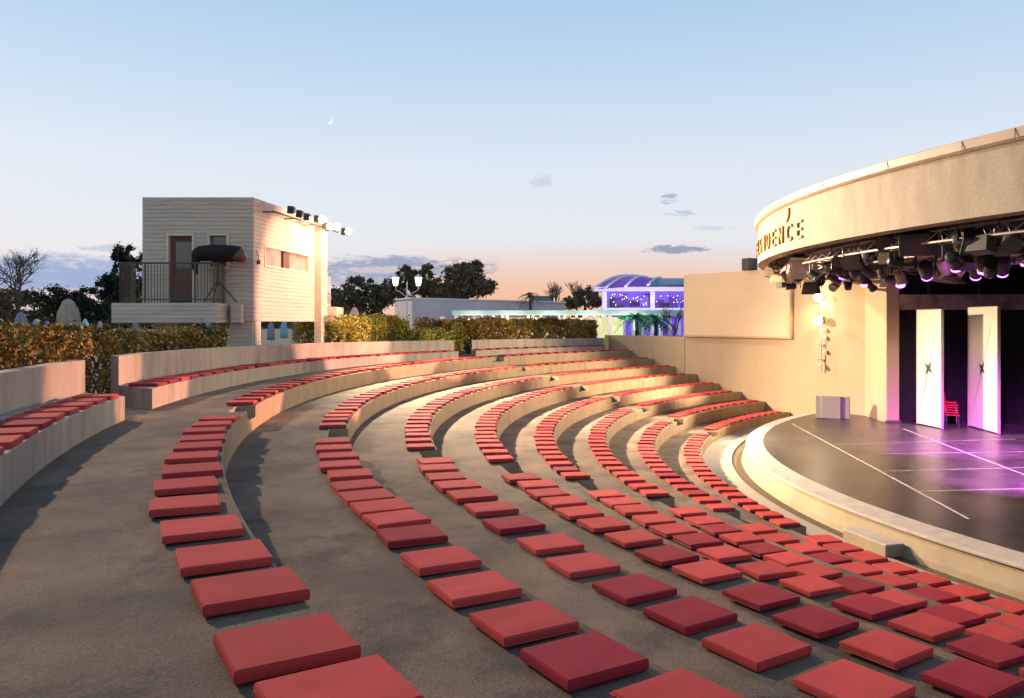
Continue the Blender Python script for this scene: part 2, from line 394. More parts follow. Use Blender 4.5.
# ------------------------------------------------------------------ benches with backrest (top row)
def lerp_tab(tab, x):
    for (a, va), (b, vb) in zip(tab, tab[1:]):
        if x <= b: return va + (vb-va)*max(0, (x-a))/(b-a)
    return tab[-1][1]
SEAT = [(128, -1.375), (150, -1.35), (165, -1.29), (188, -1.245), (205, -1.195), (240, -1.19)]
BACK = [(128, -.93), (148, -.87), (165, -.74), (185, -.665), (240, -.655)]
def bench(a0, a1, label):
    root = thing('curved_bench', pol(33.9, (a0+a1)/2, gz), label, 'bench', 'curved concrete benches of the top row')
    inv = root.location
    sk = lambda q, th: th - 1.5*(q-33.4)/.9*max([0]+[1-abs(th-e_)/6 for e_ in (a0, a1) if e_ > 130])
    n = max(4, int((a1-a0)/.5)); ths = [a0+(a1-a0)*i/n for i in range(n)] + [a1]
    def sweep(name, prof, m):
        mb = MB(); k = len(prof(a0))
        for a, b in zip(ths, ths[1:]):
            pa, pb = prof(a), prof(b)
            for j in range(k): 
                j2 = (j+1) % k
                mb.quad(*[pol(q, sk(q, t_), z)-inv for q, t_, z in ((pa[j][0], a, pa[j][1]), (pb[j][0], b, pb[j][1]), (pb[j2][0], b, pb[j2][1]), (pa[j2][0], a, pa[j2][1]))])
        for th in (a0, a1): mb.poly([pol(q, sk(q, th), z)-inv for q, z in prof(th)])
        return mb.build(name, m, root, merge=True, bevel=.012)
    sweep('seat', lambda t: [(33.4, gz-.1), (33.4, E+lerp_tab(SEAT, t)), (34.28, E+lerp_tab(SEAT, t)), (34.28, gz-.1)], M['bench'])
    sweep('backrest', lambda t: [(34.283, gz-.1), (34.283, E+lerp_tab(BACK, t)), (34.52, E+lerp_tab(BACK, t)), (34.52, gz-.1)], M['bench'])
BEN = [(191.3, 226), (149.4, 188.4), (127.6, 147.0)]
bench(*BEN[0], 'curved concrete bench with backrest at the left, nearest the camera')
bench(*BEN[1], 'long curved concrete bench with backrest passing below the white booth')
bench(*BEN[2], 'curved concrete bench with backrest ending at the beige retaining wall')

# ------------------------------------------------------------------ cushions
def cushion_mesh(name, m, sx=.495, sy=.465, h=.058, seed=0):
    rnd = random.Random(seed); bm = bmesh.new(); bmesh.ops.create_cube(bm, size=1)
    bmesh.ops.subdivide_edges(bm, edges=bm.edges[:], cuts=7, use_grid_fill=True)
    dents = [(rnd.uniform(-.4, .4), rnd.uniform(-.4, .4), rnd.uniform(.10, .28), rnd.uniform(-.0035, .0015)) for _ in range(5)]
    for v_ in bm.verts:
        x, y, z = v_.co.x, v_.co.y, v_.co.z+.5
        bul = (1-(2*x)**4)*(1-(2*y)**4)*.0035*(1 if z > .99 else 0)
        if z > .99: bul += sum(d*math.exp(-((x-p)**2+(y-q)**2)/w**2) for p, q, w, d in dents)*(1-(2*x)**6)*(1-(2*y)**6)
        side = 1 + .012*math.sin(math.pi*z) + rnd.uniform(-.0015, .0015)
        v_.co = Vector((x*sx*side, y*sy*side, z*h + bul))
    ed = [e for e in bm.edges if len(e.link_faces) == 2 and e.calc_face_angle(0) > 1.0]
    bmesh.ops.bevel(bm, geom=ed, offset=.005, segments=2, affect='EDGES', clamp_overlap=True)
    me = bpy.data.meshes.new(name); bm.to_mesh(me); bm.free(); me.materials.append(m)
    for p in me.polygons: p.use_smooth = False
    return me
def piping_mesh(m, sx=.495, sy=.465, h=.058):
    mb = MB()
    for z in (.006, h-.005):
        x, y, c = sx/2-.001, sy/2-.001, .011; pts = []
        for ox, oy, a0 in ((x-c, y-c, 0), (-x+c, y-c, 90), (-x+c, -y+c, 180), (x-c, -y+c, 270)):
            for i in range(4): a = R_(a0+i*30); pts.append((ox+c*math.cos(a), oy+c*math.sin(a), z))
        mb.tube(pts+[pts[0]], .0026, 5, cap=False)
    o = mb.build('piping', m); me = o.data; bpy.data.objects.remove(o); return me
CM = {c: [cushion_mesh('cushion', M[c], .495+dx_, .465+dy_, .058+dh, sd_i) for sd_i, (dx_, dy_, dh) in enumerate(((0, 0, 0), (.02, .01, .006), (-.01, .015, -.004), (.01, -.01, .003), (.0, .012, -.002), (-.012, -.005, .004)))] for c in ('red', 'deep')}
PM = {'red': piping_mesh(M['pipe']), 'deep': piping_mesh(M['pipe_deep'])}
NEAR = {
'B': [212.6, 211.68, 210.55, 208.91, 207.53, 206.0, 204.44, 202.86, 201.43, 199.78, 198.35, 197.1, 195.72, 194.41, 192.96],
'C': [213.3, 212.05, 210.78, 209.52, 208.12, 206.69, 205.15, 203.96, 202.94, 201.78, 200.69, 199.28, 197.91, 196.52, 194.99, 193.66],
'D': [214.7, 213.2, 211.81, 210.32, 208.92, 207.52, 205.98, 204.47, 202.75, 201.1, 199.53, 198.21, 196.86, 195.5, 194.15],
'E': [214.6, 213.1, 211.73, 210.3, 208.87, 207.41, 205.7, 204.3, 202.72, 201.17, 199.73, 198.38, 197.09, 195.76, 194.42],
'F': [212.9, 211.5, 210.09, 208.67, 207.23, 205.54, 204.1, 202.44, 200.97, 199.62, 198.3, 196.84, 195.51, 194.1],
'G': [211.5, 210.1, 208.72, 207.35, 205.91, 204.51, 203.03, 201.75, 200.47, 199.09, 197.77, 196.46, 194.93],
'H': [210.0, 208.6, 207.14, 205.78, 204.31, 202.71, 201.21, 199.82, 198.39, 196.74, 195.17],
'I': [207.5, 205.9, 204.35, 202.63, 200.93, 199.31, 197.57, 196.04, 194.6]}
DEEP = {'B': {}, 'C': {0, 2, 6}, 'D': {1, 4, 5, 8}, 'E': {1, 2, 4, 5, 7}, 'F': {2, 4, 8}, 'G': {3, 5, 8, 10}, 'H': {4, 7}, 'I': set()}
DR = dict(A=.30, B=.29, C=.28, D=.30, E=.31, F=.25, G=.44, H=.45, I=.35)
START = dict(B=188.14, C=189.66, D=190.87, E=190.3, F=190.2, G=191.23, H=190.93, I=191.04)
SPC = dict(A=.77, B=.74, C=.71, D=.69, E=.67, F=.65, G=.63, H=.62, I=.62)
NDR = {'B': [.24, .24, .28, .26, .29, .34, .40, .37, .31, .32, .29, .27, .31, .28, .26], 'C': [.28, .26, .37, .37, .36, .31, .28, .24, .25, .27, .28, .24, .28, .23, .25, .25],
'D': [.3, .3, .28, .32, .30, .31, .35, .29, .32, .28, .28, .30, .31, .29, .22], 'E': [.37, .37, .37, .38, .39, .33, .29, .32, .28, .29, .31, .27, .29, .24, .33],
'F': [.24, .24, .24, .20, .22, .22, .30, .33, .27, .29, .27, .25, .25, .25], 'G': [.46, .46, .46, .38, .48, .48, .52, .48, .47, .41, .41, .38, .34]}
SIZE = dict(A=(.55, .51), B=(.545, .49), C=(.525, .475), D=(.525, .485), E=(.515, .48), F=(.505, .475), G=(.48, .46), H=(.48, .455), I=(.48, .455))
random.seed(4)
items = []          # row, theta, wedge phrase, count, colour
for k in ROWS[1:]:
    near = NEAR[k][::-1]
    for i, th in enumerate(near): items.append((k, th, 'before', i+1, 'deep' if (len(near)-1-i) in DEEP[k] else 'red'))
    th, i = START[k], 1
    while th > CUT2[k] + deg(1.25, RR[k]):
        items.append((k, th, 'between', i, 'deep' if random.random() < .12 else 'red')); i += 1
        th -= deg(SPC[k]*random.uniform(.93, 1.09), RR[k])
    th, i = CUT2[k] - deg(.5, RR[k]), 1; lim = th_wall(RR[k]+.6) + deg(.45, RR[k])
    while th > lim:
        items.append((k, th, 'beyond', i, 'deep' if random.random() < .1 else 'red')); i += 1
        th -= deg(SPC[k]*random.uniform(.93, 1.06), RR[k])
for bi, (a0, a1) in enumerate(BEN):
    i = 1
    th = (a0 + deg(.5, 33.7)) if bi == 0 else a1 - deg(.75, 33.7)
    while (th < 214 if bi == 0 else th > a0 + deg(.5, 33.7)):
        items.append(('A', th, ('left', 'long', 'end')[bi], i, 'deep' if random.random() < .2 else 'red')); i += 1
        th += deg(SPC['A']*random.uniform(.95, 1.05), 33.7) * (1 if bi == 0 else -1)
TIER = dict(B='first', C='second', D='third', E='fourth', F='fifth', G='sixth', H='seventh', I='lowest')
def cz(k, th): return E + (lerp_tab(SEAT, th) if k == 'A' else ZT[k])
def cpos(it): return pol(RR[it[0]]+DR[it[0]], it[1], cz(it[0], it[1])+.003)
def inview(p):
    if p.y < 1: return False
    x = CX + F*p.x/p.y; y = HY + F*(E-p.z)/p.y
    return -40 < x < 1070 and y < 760
items = [it for it in items if inview(cpos(it))]
items.sort(key=lambda it: cpos(it).length_squared)
far_mb = MB()
for n_, it in enumerate(items):
    k, th, wedge, i, c = it; p = cpos(it)
    rz = R_(th) + random.gauss(0, .04); 
    if n_ >= 300:
        mt = Matrix.Translation(p+Vector((0, 0, .029))) @ Matrix.Rotation(rz, 4, 'Z')
        far_mb.box(None, (.47, .40, .058), mat=mt, m=0 if c == 'red' else 1); continue
    rr = random.randrange(6); o = bpy.data.objects.new('seat_cushion', CM[c][rr]); COL.objects.link(o)
    off = random.gauss(0, .015); p = pol(RR[k]+(.30 if wedge in ('between', 'beyond') else DR[k])+off, th, p.z)
    if wedge == 'before' and k in NDR and i <= len(NDR[k]): p = pol(RR[k]+NDR[k][len(NDR[k])-i]+.01, th, p.z)
    o.location = p; o.rotation_euler = (random.gauss(0, .004), 0, rz); q_ = .93 if wedge in ('between', 'beyond') else 1; o.scale = (SIZE[k][0]/.495*q_, SIZE[k][1]/.465*(.84 if q_ < 1 else 1), 1)
    cn = 'coral red' if c == 'red' else 'deep crimson'
    if k == 'A':
        w = {'left': f'on the near left bench, {ordn(i)} from its aisle end',
             'long': f'on the long bench below the booth, {ordn(i)} from its left end',
             'end': f'on the far bench by the beige wall, {ordn(i)} from its left end'}[wedge]
        lab = f'{cn} cushion {w}'
    else:
        tn = f'{TIER[k]} tier down' if k != 'I' else 'lowest tier'
        w = {'before': f'{ordn(i)} from the left stairway towards the camera', 'between': f'{ordn(i)} beyond the left stairway',
             'beyond': f'{ordn(i)} beyond the far stairway'}[wedge]
        lab = f'{cn} cushion on the {tn}, {w}'
    tag(o, lab, 'cushion', 'red cushions laid along the tiers')
    if n_ < 110:
        q = bpy.data.objects.new('piping', PM[c]); COL.objects.link(q); q.parent = o
if far_mb.f:
    o = far_mb.build('seat_cushion', [M['red'], M['deep']])
    tag(o, 'distant red cushions along the far ends of the curved tiers', 'cushion', 'red cushions laid along the tiers', 'stuff')
print('cushions', len(items))

# ------------------------------------------------------------------ retaining wall, screen, speaker
def nrm2(d): return Vector((d.y, -d.x)).normalized()
wn = Vector((-WD.y, WD.x)).normalized(); wn = wn if wn.dot(C-WA) < 0 else wn     # away from camera side check below
if wn.dot(Vector((0,0))-WA) > 0: wn = -wn                                         # points behind the wall
def wall_slab(t0, t1, z0, z1, off0, off1):
    a, b = WL(t0), WL(t1); return [a+wn*off0, b+wn*off0, b+wn*off1, a+wn*off1], z0, z1
rw = thing('retaining_wall', (*WL(-.3), 0), 'tall smooth beige retaining wall between the tiers and the stage', 'wall')
inv = rw.location
def wpart(name, t0, t1, z0, z1, o0, o1, m, bev=.01):
    pl, z0, z1 = wall_slab(t0, t1, z0, z1, o0, o1); mb = MB(); mb.prism([(p.x-inv.x, p.y-inv.y) for p in pl], z0, z1); return mb.build(name, m, rw, bevel=bev)
wpart('low_wall', -1.36, -.683, -.3, E-.75, 0, .35, M['wall'])
wpart('high_wall', -.68, .40, -.3, E+2.4, .002, .35, M['wall'])
sc = thing('wall_screen', (*WL(-.33), E-.72), 'large plain pale board mounted on the upper retaining wall', 'screen')
inv = sc.location; 
def spart(name, t0, t1, z0, z1, o0, o1, m):
    pl, z0, z1 = wall_slab(t0, t1, z0, z1, o0, o1); mb = MB(); mb.prism([(p.x-inv.x, p.y-inv.y) for p in pl], z0-inv.z, z1-inv.z); return mb.build(name, m, sc, bevel=.012)
spart('board', -.676, .006, E-.66, E+2.395, -.12, -.004, M['screen'])
spart('frame', -.676, .016, E-.74, E-.665, -.17, -.004, M['wall']); spart('frame', .0075, .016, E-.662, E+2.395, -.17, -.004, M['wall'])
sp = thing('loudspeaker', (11.1, 37.7, E+2.4), 'small dark loudspeaker standing on top of the retaining wall', 'speaker', rz=.5)
MB().box((0, 0, .30), (.62, .4, .56)).build('cabinet', M['black'], sp, bevel=.02)
MB().box((0, -.203, .30), (.54, .01, .48)).build('grille', M['darkgrey'], sp)
mb = MB()
for x in (-.22, .22): mb.box((x, 0, .01), (.08, .3, .02))
mb.build('foot', M['black'], sp)
yp = thing('post', P(607, 352, 46.0), 'short yellow post at the far end of the top bench', 'post')
MB().lathe([(.11, 0), (.11, .85), (.13, .87), (.13, .95), (.05, .99)], 10).build('shaft', M['yellow_post'], yp)

# ------------------------------------------------------------------ stage
st = thing('stage', (C.x, C.y, 0), 'round black stage with a curved beige apron', 'stage')
def ringpart(name, prof, m, a0=126, a1=240, step=.5, parent=st, base=None):
    mb = MB(); base = base or Vector((C.x, C.y, 0)); n = int((a1-a0)/step)
    for i in range(n):
        a, b = a0+i*step, a0+(i+1)*step
        for (q0, z0), (q1, z1) in zip(prof, prof[1:]):
            mb.quad(pol(q0, a, z0)-base, pol(q0, b, z0)-base, pol(q1, b, z1)-base, pol(q1, a, z1)-base)
    return mb.build(name, m, parent, smooth=False, merge=True)
ad = E-3.78
za = E-3.86
ringpart('apron_wall', [(19.84, -.1), (19.80, .08), (19.66, za-.10), (19.66, za-.03)], M['apron'])
ringpart('coping', [(19.66, za-.028), (19.70, za-.02), (19.70, za+.02), (19.67, za+.035), (19.17, za+.085), (19.15, ad-.03)], M['apron_top'])
mb = MB(); base = Vector((C.x, C.y, 0))
dk = [pol(19.16, a, ad)-base for a in [x*.5 for x in range(180, 500)]] + [Vector((0, -3, ad)), Vector((8, 0, ad)), Vector((0, 14, ad))]
mb.poly(dk); mb.build('deck', M['deck'], st)
def line(p, q, w=.05, lift=.004):
    a = P(p[0], p[1], F*3.78/(p[1]-HY)); b = P(q[0], q[1], F*3.78/(q[1]-HY))
    d = (b-a).normalized(); s = Vector((-d.y, d.x, 0))*w/2; z = Vector((0, 0, ad+lift))
    a.z = b.z = 0; mb = MB(); mb.quad(a-s+z-base, b-s+z-base, b+s+z-base, a+s+z-base); mb.build('floor_line', M['tape'], st)
line((792, 423.8), (968.5, 519), .06); line((903, 428.8), (1030, 477), .05, .004)
line((830, 445), (1016, 439.2), .035, .008); line((883, 471.4), (1060, 467), .04, .008); line((918, 491.5), (1070, 488), .04, .008); line((884, 454), (1030, 451.8), .025, .008)
# step block against the apron
sb = thing('stage_step', (*pol(19.98, 193.4), 0), 'pale stepped block against the curved apron of the stage', 'step', rz=R_(193.4))
MB().prism([(-.19, -.62), (.20, -.62), (.20, .62), (-.19, .62)], -.02, .18).build('block', M['apron'], sb, bevel=.012)
MB().box((.0, 0, .205), (.40, 1.26, .045)).build('tread', M['apron_top'], sb, bevel=.01)
# cabinet by the wall
cb = thing('cabinet', (12.62, 31.75, ad), 'grey cabinet standing at the back edge of the stage', 'cabinet', rz=R_(-25))
MB().box((0, 0, .44), (1.25, .42, .86)).build('body', M['grey_board'], cb, bevel=.012)
MB().box((-.05, -.24, .45), (.70, .06, .88)).build('door', M['grey_board'], cb, bevel=.01)
# pier and drapes, pelmet, flats
pr = thing('stage_pier', (14.15, 31.3, ad), 'tall grey plaster pier at the left edge of the stage opening', 'pillar')
b0 = pr.location
MB().prism([(14.02-b0.x, 30.22-b0.y), (14.5-b0.x, 30.22-b0.y), (14.8-b0.x, 32.6-b0.y), (14.26-b0.x, 32.6-b0.y)], 0, E+2.2-ad).build('shaft', M['wall'], pr, bevel=.015)
MB().box((.10, -1.10, .05), (.55, .12, .1)).build('skirting', M['darkgrey'], pr)
dr = thing('stage_drape', (19.5, 30.5, ad), 'black drape closing the back of the stage', 'curtain')
mb = MB(); xs = [14.5+i*.08 for i in range(160)]
for a, b in zip(xs, xs[1:]):
    f = lambda x: 30.45 + .05*math.sin(x*9) + .03*math.sin(x*23)
    mb.quad((a-19.5, f(a)-30.5, 0), (b-19.5, f(b)-30.5, 0), (b-19.5, f(b)-30.5, 5.9), (a-19.5, f(a)-30.5, 5.9))
mb.build('cloth', M['drape'], dr, smooth=True, merge=True)
MB().tube([(-5, -.02, 5.8), (7.5, -.02, 5.8)], .03).build('rail', M['black'], dr)
pm = thing('pelmet', (17.5, 30.2, E+.46), 'brown patterned pelmet board above the stage flats', 'pelmet')
mb = MB(); mb.box((.2, 0, .29), (6.4, .06, .57)); mb.build('board', M['pelmet'], pm)
mb = MB()
for x in (-1.9, 0, 1.9): mb.box((x, .05, 1.1), (.05, .03, 1.2))
mb.build('hanger', M['black'], pm)
def flat(p0, p1, ztop, lean, label):
    d = (p1-p0); Ln = d.length; rz = math.atan2(d.y, d.x)
    root = thing('stage_flat', (p0.x, p0.y, ad), label, 'panel', 'cream stage flats with star ornaments', rz); h = E+ztop-ad
    MB().box((Ln/2, 0, h/2+.02), (Ln, .04, h-.04)).build('panel', M['flat'], root, bevel=.004)
    mb = MB(); mb.box((Ln+.012, .02, h/2+.01), (.022, .10, h)); mb.box((-.012, .02, h/2+.01), (.022, .10, h)); mb.box((Ln/2, .03, h+.012), (Ln+.04, .1, .022)); mb.build('edge_frame', M['flat_edge'], root)
    mb = MB()                                               # slanted dark line with a four-point star in the middle
    y = -.026; cx_, cz_ = Ln*.50, h*.50; dx_, dz_ = Ln*.30, h*.345
    for s in (-1, 1):
        a = Vector((cx_, y, cz_)); b = Vector((cx_+s*dx_, y, cz_+s*dz_)); w = Vector((.014, 0, 0))
        mb.poly([a-w, a+w, b+w*.6, b-w*.6])
    pts = []
    for i in range(8):
        q = (.30 if i % 2 == 0 else .10); a = R_(45*i+45+8); pts.append((cx_+q*math.cos(a), y-.004, cz_+q*math.sin(a)*1.05))
    mb.poly(pts); mb.build('star_ornament', M['ornament'], root)
flat(Vector((15.02, 29.9)), Vector((15.17, 28.5)), .44, 0, 'cream stage flat with star ornament, left of the red chairs')
flat(Vector((16.58, 29.3)), Vector((16.38, 27.2)), .52, 0, 'cream stage flat with star ornament, right of the red chairs')
# stacked red chairs
def red_chair(label):
    r = thing('red_chair', (0, 0, 0), label, 'chair', 'red chairs stacked between the flats')
    mb = MB(); mb.box((0, 0, .43), (.44, .42, .03)); mb.box((0, -.2, .41), (.42, .03, .05)); mb.build('seat', M['chair_red'], r, bevel=.01)
    mt = Matrix.Translation((0, .22, .66)) @ Matrix.Rotation(R_(-10), 4, 'X'); MB().box(None, (.42, .025, .40), mat=mt).build('backrest', M['chair_red'], r, bevel=.01)
    for x in (-.19, .19):
        for y in (-.18, .18): MB().tube([(x, y, .42), (x*1.12, y*1.15, 0)], .014, 6).build('leg', M['black'], r)
    return r
sp0 = P(952, 427, 29.2); n_ch = 6
c0 = red_chair('red chair at the bottom of the stack between the cream flats')
for i in range(n_ch):
    o = c0 if i == 0 else copy_tree(c0)
    o['label'] = 'red chair at the bottom of the stack between the cream flats' if i == 0 else ('red chair at the top of the stack between the cream flats' if i == n_ch-1 else f'red stacked chair, {ordn(i+1)} from the bottom, between the cream flats')
    o.location = (sp0.x+random.uniform(-.03, .03), sp0.y + .02*i, ad + .088*i); o.rotation_euler = (0, 0, R_(55+random.uniform(-4, 4)))

# ------------------------------------------------------------------ canopy over the stage
RH = 19.33
cp = thing('stage_canopy', (C.x, C.y, E+1.75), 'huge round plaster canopy over the stage', 'canopy')
bz = cp.location
zl, zu = 1.80, 2.94
ringpart('fascia', [(RH-.30, E+zl-.02), (RH, E+zl), (RH, E+zu)], M['fascia'], 90, 300, .5, cp, bz)
ringpart('roof_edge', [(RH+.002, E+zu-.002), (RH+.05, E+zu+.01), (RH+.10, E+zu+.05), (RH+.12, E+zu+.19), (RH+.10, E+zu+.215), (RH-.4, E+zu+.22)], M['coping'], 90, 300, .5, cp, bz)
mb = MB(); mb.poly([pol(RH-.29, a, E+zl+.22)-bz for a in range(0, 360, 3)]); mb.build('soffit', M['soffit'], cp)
mb = MB(); mb.poly([pol(RH-.2, a, E+zu+.20)-bz for a in range(0, 360, 3)]); mb.build('roof', M['coping'], cp)
mb = MB()
for px in (823, 887, 962, 1015):                          # joints of the metal edge
    p = ring_hit(px, RH+.12); th = th_of(p)
    mt = Matrix.Translation(pol(RH+.121, th, E+zu+.115)-bz) @ Matrix.Rotation(R_(th), 4, 'Z'); mb.box(None, (.008, .010, .17), mat=mt)
mb.build('edge_joint', M['darkgrey'], cp)
# lettering on the fascia
def text_mesh(s, size, depth):
    cu = bpy.data.curves.new('lettering', 'FONT'); cu.body = s; cu.size = size; cu.extrude = depth; cu.align_x = 'LEFT'
    o = bpy.data.objects.new('lettering', cu); COL.objects.link(o); dg = bpy.context.evaluated_depsgraph_get()
    me = bpy.data.meshes.new_from_object(o.evaluated_get(dg)); bpy.data.objects.remove(o); return me
th_b = th_of(ring_hit(803.4, RH)); word = 'RESIDENCE'
thE = th_b; pitch = 2.05
for i, ch in enumerate(word):
    th = thE - (len(word)-1-i)*pitch
    me = text_mesh(ch, 1.0, .5)
    xs = [v_.co.x for v_ in me.vertices]; ys = [v_.co.y for v_ in me.vertices]
    w0, w1, h0, h1 = min(xs), max(xs), min(ys), max(ys); hh = .44; ww = .36
    for v_ in me.vertices:
        lx = (v_.co.x-w0)/(w1-w0)*ww - ww; lz = (v_.co.y-h0)/(h1-h0)*hh; d = .004 + .05*(v_.co.z > 0)
        q = pol(RH+d, th + math.degrees(lx/RH), E+zl+.225+lz) - bz; v_.co = q
    me.materials.append(M['letters']); o = bpy.data.objects.new('letter', me); COL.objects.link(o); o.parent = cp
# small shield above the lettering
the = th_of(ring_hit(787.3, RH)); mb = MB()
def fpt(s, z, d): return pol(RH+d, the+math.degrees(s/RH), E+zl+z)-bz
sh = [(-.22, 1.07), (.22, 1.07), (.22, .90), (.12, .78), (0, .72), (-.12, .78), (-.22, .90)]
mb.poly([fpt(s, z, .05) for s, z in sh]);
for (a, b) in zip(sh, sh[1:]+sh[:1]): mb.quad(fpt(*a, .002), fpt(*b, .002), fpt(*b, .05), fpt(*a, .05))
mb.build('shield', M['letters'], cp)
mb = MB(); mb.poly([fpt(s, z, .056) for s, z in ((-.09, 1.02), (.09, 1.02), (.09, .86), (0, .80), (-.09, .86))]); mb.build('shield_field', M['trim'], cp)

# ------------------------------------------------------------------ lighting rig under the canopy
def truss(r, z, a0, a1, label):
    root = thing('lighting_truss', pol(r, (a0+a1)/2, E+z), label, 'truss', 'curved trusses under the canopy'); b0 = root.location
    n = int((a1-a0)/1.5); mb = MB()
    ths = [a0+(a1-a0)*i/n for i in range(n+1)]
    for dr_, dz_ in ((-.15, 0), (.15, 0), (0, .24)): mb.tube([pol(r+dr_, t, E+z+dz_)-b0 for t in ths], .026, 6)
    mb.build('chord', M['truss'], root)
    mb = MB()
    for i in range(n):
        a, b = ths[i], ths[i+1]; m_ = (a+b)/2
        mb.tube([pol(r-.15, a, E+z)-b0, pol(r, m_, E+z+.24)-b0, pol(r-.15, b, E+z)-b0], .012, 5)
        mb.tube([pol(r+.15, a, E+z)-b0, pol(r, m_, E+z+.24)-b0, pol(r+.15, b, E+z)-b0], .012, 5)
        mb.tube([pol(r-.15, a, E+z)-b0, pol(r+.15, b, E+z)-b0], .012, 5)
    mb.build('bracing', M['truss'], root)
    mb = MB()
    for t in ths[::5]: mb.tube([pol(r, t, E+z+.24)-b0, pol(r, t, E+zl+.3)-b0], .012, 5)
    mb.build('hanger', M['black'], root)
truss(18.5, 1.55, 140, 232, 'outermost curved truss just inside the canopy rim')
truss(17.1, 1.50, 136, 230, 'second curved truss in from the canopy rim')
truss(15.6, 1.45, 134, 226, 'third curved truss in from the canopy rim')
truss(14.0, 1.45, 132, 220, 'innermost curved truss under the canopy')
random.seed(9)
for i in range(64):
    r = random.uniform(14, 18.9); t = random.uniform(150, 215); pts = []; base_ = pol(r, t, E+1.6)
    dt = random.uniform(2, 7); dr2 = random.uniform(-1.2, 1.2); sag = random.uniform(.05, .28)
    for j in range(9): q = j/8; pts.append(pol(r+dr2*q, t+dt*q, E+1.62-sag*4*q*(1-q)) - base_)
    o = MB().tube(pts, random.choice((.010, .014, .02)), 4).build('cable', M['black'], loc=base_)
    tag(o, 'thin black cable sagging between the trusses under the canopy', 'cable', 'cables under the canopy')

def spot(name, loc, target, power, col, size, blend=.4, radius=.08, parent=None):
    d = bpy.data.lights.new(name, 'SPOT'); d.energy = power; d.color = col; d.spot_size = R_(size); d.spot_blend = blend; d.shadow_soft_size = radius
    if name == 'lamp_light' and size == 75: d.shadow_soft_size = .35
    o = bpy.data.objects.new(name, d); COL.objects.link(o); o.location = loc
    o.rotation_euler = (Vector(target)-Vector(loc)).to_track_quat('-Z', 'Y').to_euler(); return o
# lamp prototypes: local -Z is the beam, hung from above at the origin
def lamp_parts(kind, body, lens):
    P_ = []
    yk = MB()
    if kind == 'par':
        b = MB().lathe([(.06, .14), (.11, .12), (.14, .02), (.15, -.22), (.165, -.24), (.165, -.27), (.14, -.27)], 14)
        l = MB().lathe([(.02, -.235), (.135, -.235), (.13, -.25), (.02, -.262)], 14); w = .19
    elif kind == 'box':
        b = MB().box((0, 0, -.05), (.42, .34, .46)); b.box((0, 0, .21), (.30, .24, .06))
        l = MB().box((0, 0, -.287), (.34, .26, .014)); w = .245
    elif kind == 'flood':
        b = MB().prism([(-.26, -.16), (.26, -.16), (.20, .16), (-.20, .16)], -.16, .14)
        l = MB().box((0, 0, -.166), (.38, .24, .012)); w = .29
    else:      # moving head
        b = MB().lathe([(.05, .20), (.13, .17), (.16, .05), (.15, -.12), (.12, -.24), (.13, -.27), (.13, -.29), (.11, -.29)], 14)
        l = MB().lathe([(.02, -.285), (.125, -.285), (.12, -.35), (.07, -.39), (.01, -.40)], 14); w = .21
    yk.tube([(w, 0, 0), (w, 0, .34), (0, 0, .36), (-w, 0, .34), (-w, 0, 0)], .016, 6); 
    return b, l, yk
ln = {}
def hang_lamp(pos, kind, aim, body, lens, label, sc_=1.0, light=None):
    root = thing('stage_lamp', pos, label, 'stage lamp', 'stage lamps hung under the canopy')
    key = (kind, body, lens)
    if lens == 'lens_dark' and body == 'beige_lamp': lens = 'beige_lamp'; key = (kind, body, lens)
    if key not in ln:
        b, l, y = lamp_parts(kind, body, lens)
        bo = b.build('housing', M[body], root, bevel=.008); lo = l.build('lens', M[lens], root); yo = y.build('yoke', M['black'], root)
        ln[key] = (bo.data, lo.data, yo.data); os = [bo, lo, yo]
    else:
        os = []
        for nm, me in zip(('housing', 'lens', 'yoke'), ln[key]):
            q = bpy.data.objects.new(nm, me); COL.objects.link(q); q.parent = root; os.append(q)
    d = (Vector(aim)-Vector(pos)).normalized(); qt = d.to_track_quat('-Z', 'Y').to_euler()
    for q in os[:2]: q.rotation_euler = qt; q.scale = (sc_,)*3
    os[2].scale = (sc_,)*3; os[2].rotation_euler = (0, 0, qt.z)
    if light:
        pw, col, size, bl = light; spot('lamp_light', Vector(pos)+d*(.45*sc_), aim, pw, col, size, bl)
def at(px, py, r): p = ring_hit(px, r); return P(px, py, p.y)
PUR = (.72, .12, .95)
DECKPT = lambda px, py: P(px, py, F*3.78/(py-HY))
purple = [(954, 258, 17.1, (1000, 455)), (982, 257, 17.1, (1010, 482)), (1003, 264, 15.6, (985, 447)), (976, 268, 15.6, (965, 440)), (926, 269, 17.1, (940, 437)),
          (900, 274, 15.6, (905, 452)), (864.5, 275, 15.6, (860, 432)), (1022, 249, 15.6, (1100, 490)), (842, 268, 15.6, (850, 430))]
pl = ['nearest the right edge', 'second from the right edge', 'low behind, right of the flats', 'above the right cream flat', 'above the left cream flat', 'above the black gap left of the flats', 'above the grey pier', 'at the right border of the view', 'at the far left of the purple row']
for (px, py, r, tg), lb in zip(purple, pl):
    tg = (tg[0]+4, tg[1])
    pw = 12000 if px > 935 else 7500
    if px < 870: pw = 700
    hang_lamp(at(px, py, r), 'head', DECKPT(*tg), 'black', 'lens_purple', f'black moving head lamp glowing purple, {lb}', 1.0, (pw if px > 910 else pw*.45, PUR, 44 if px > 910 else 26, 1.0))
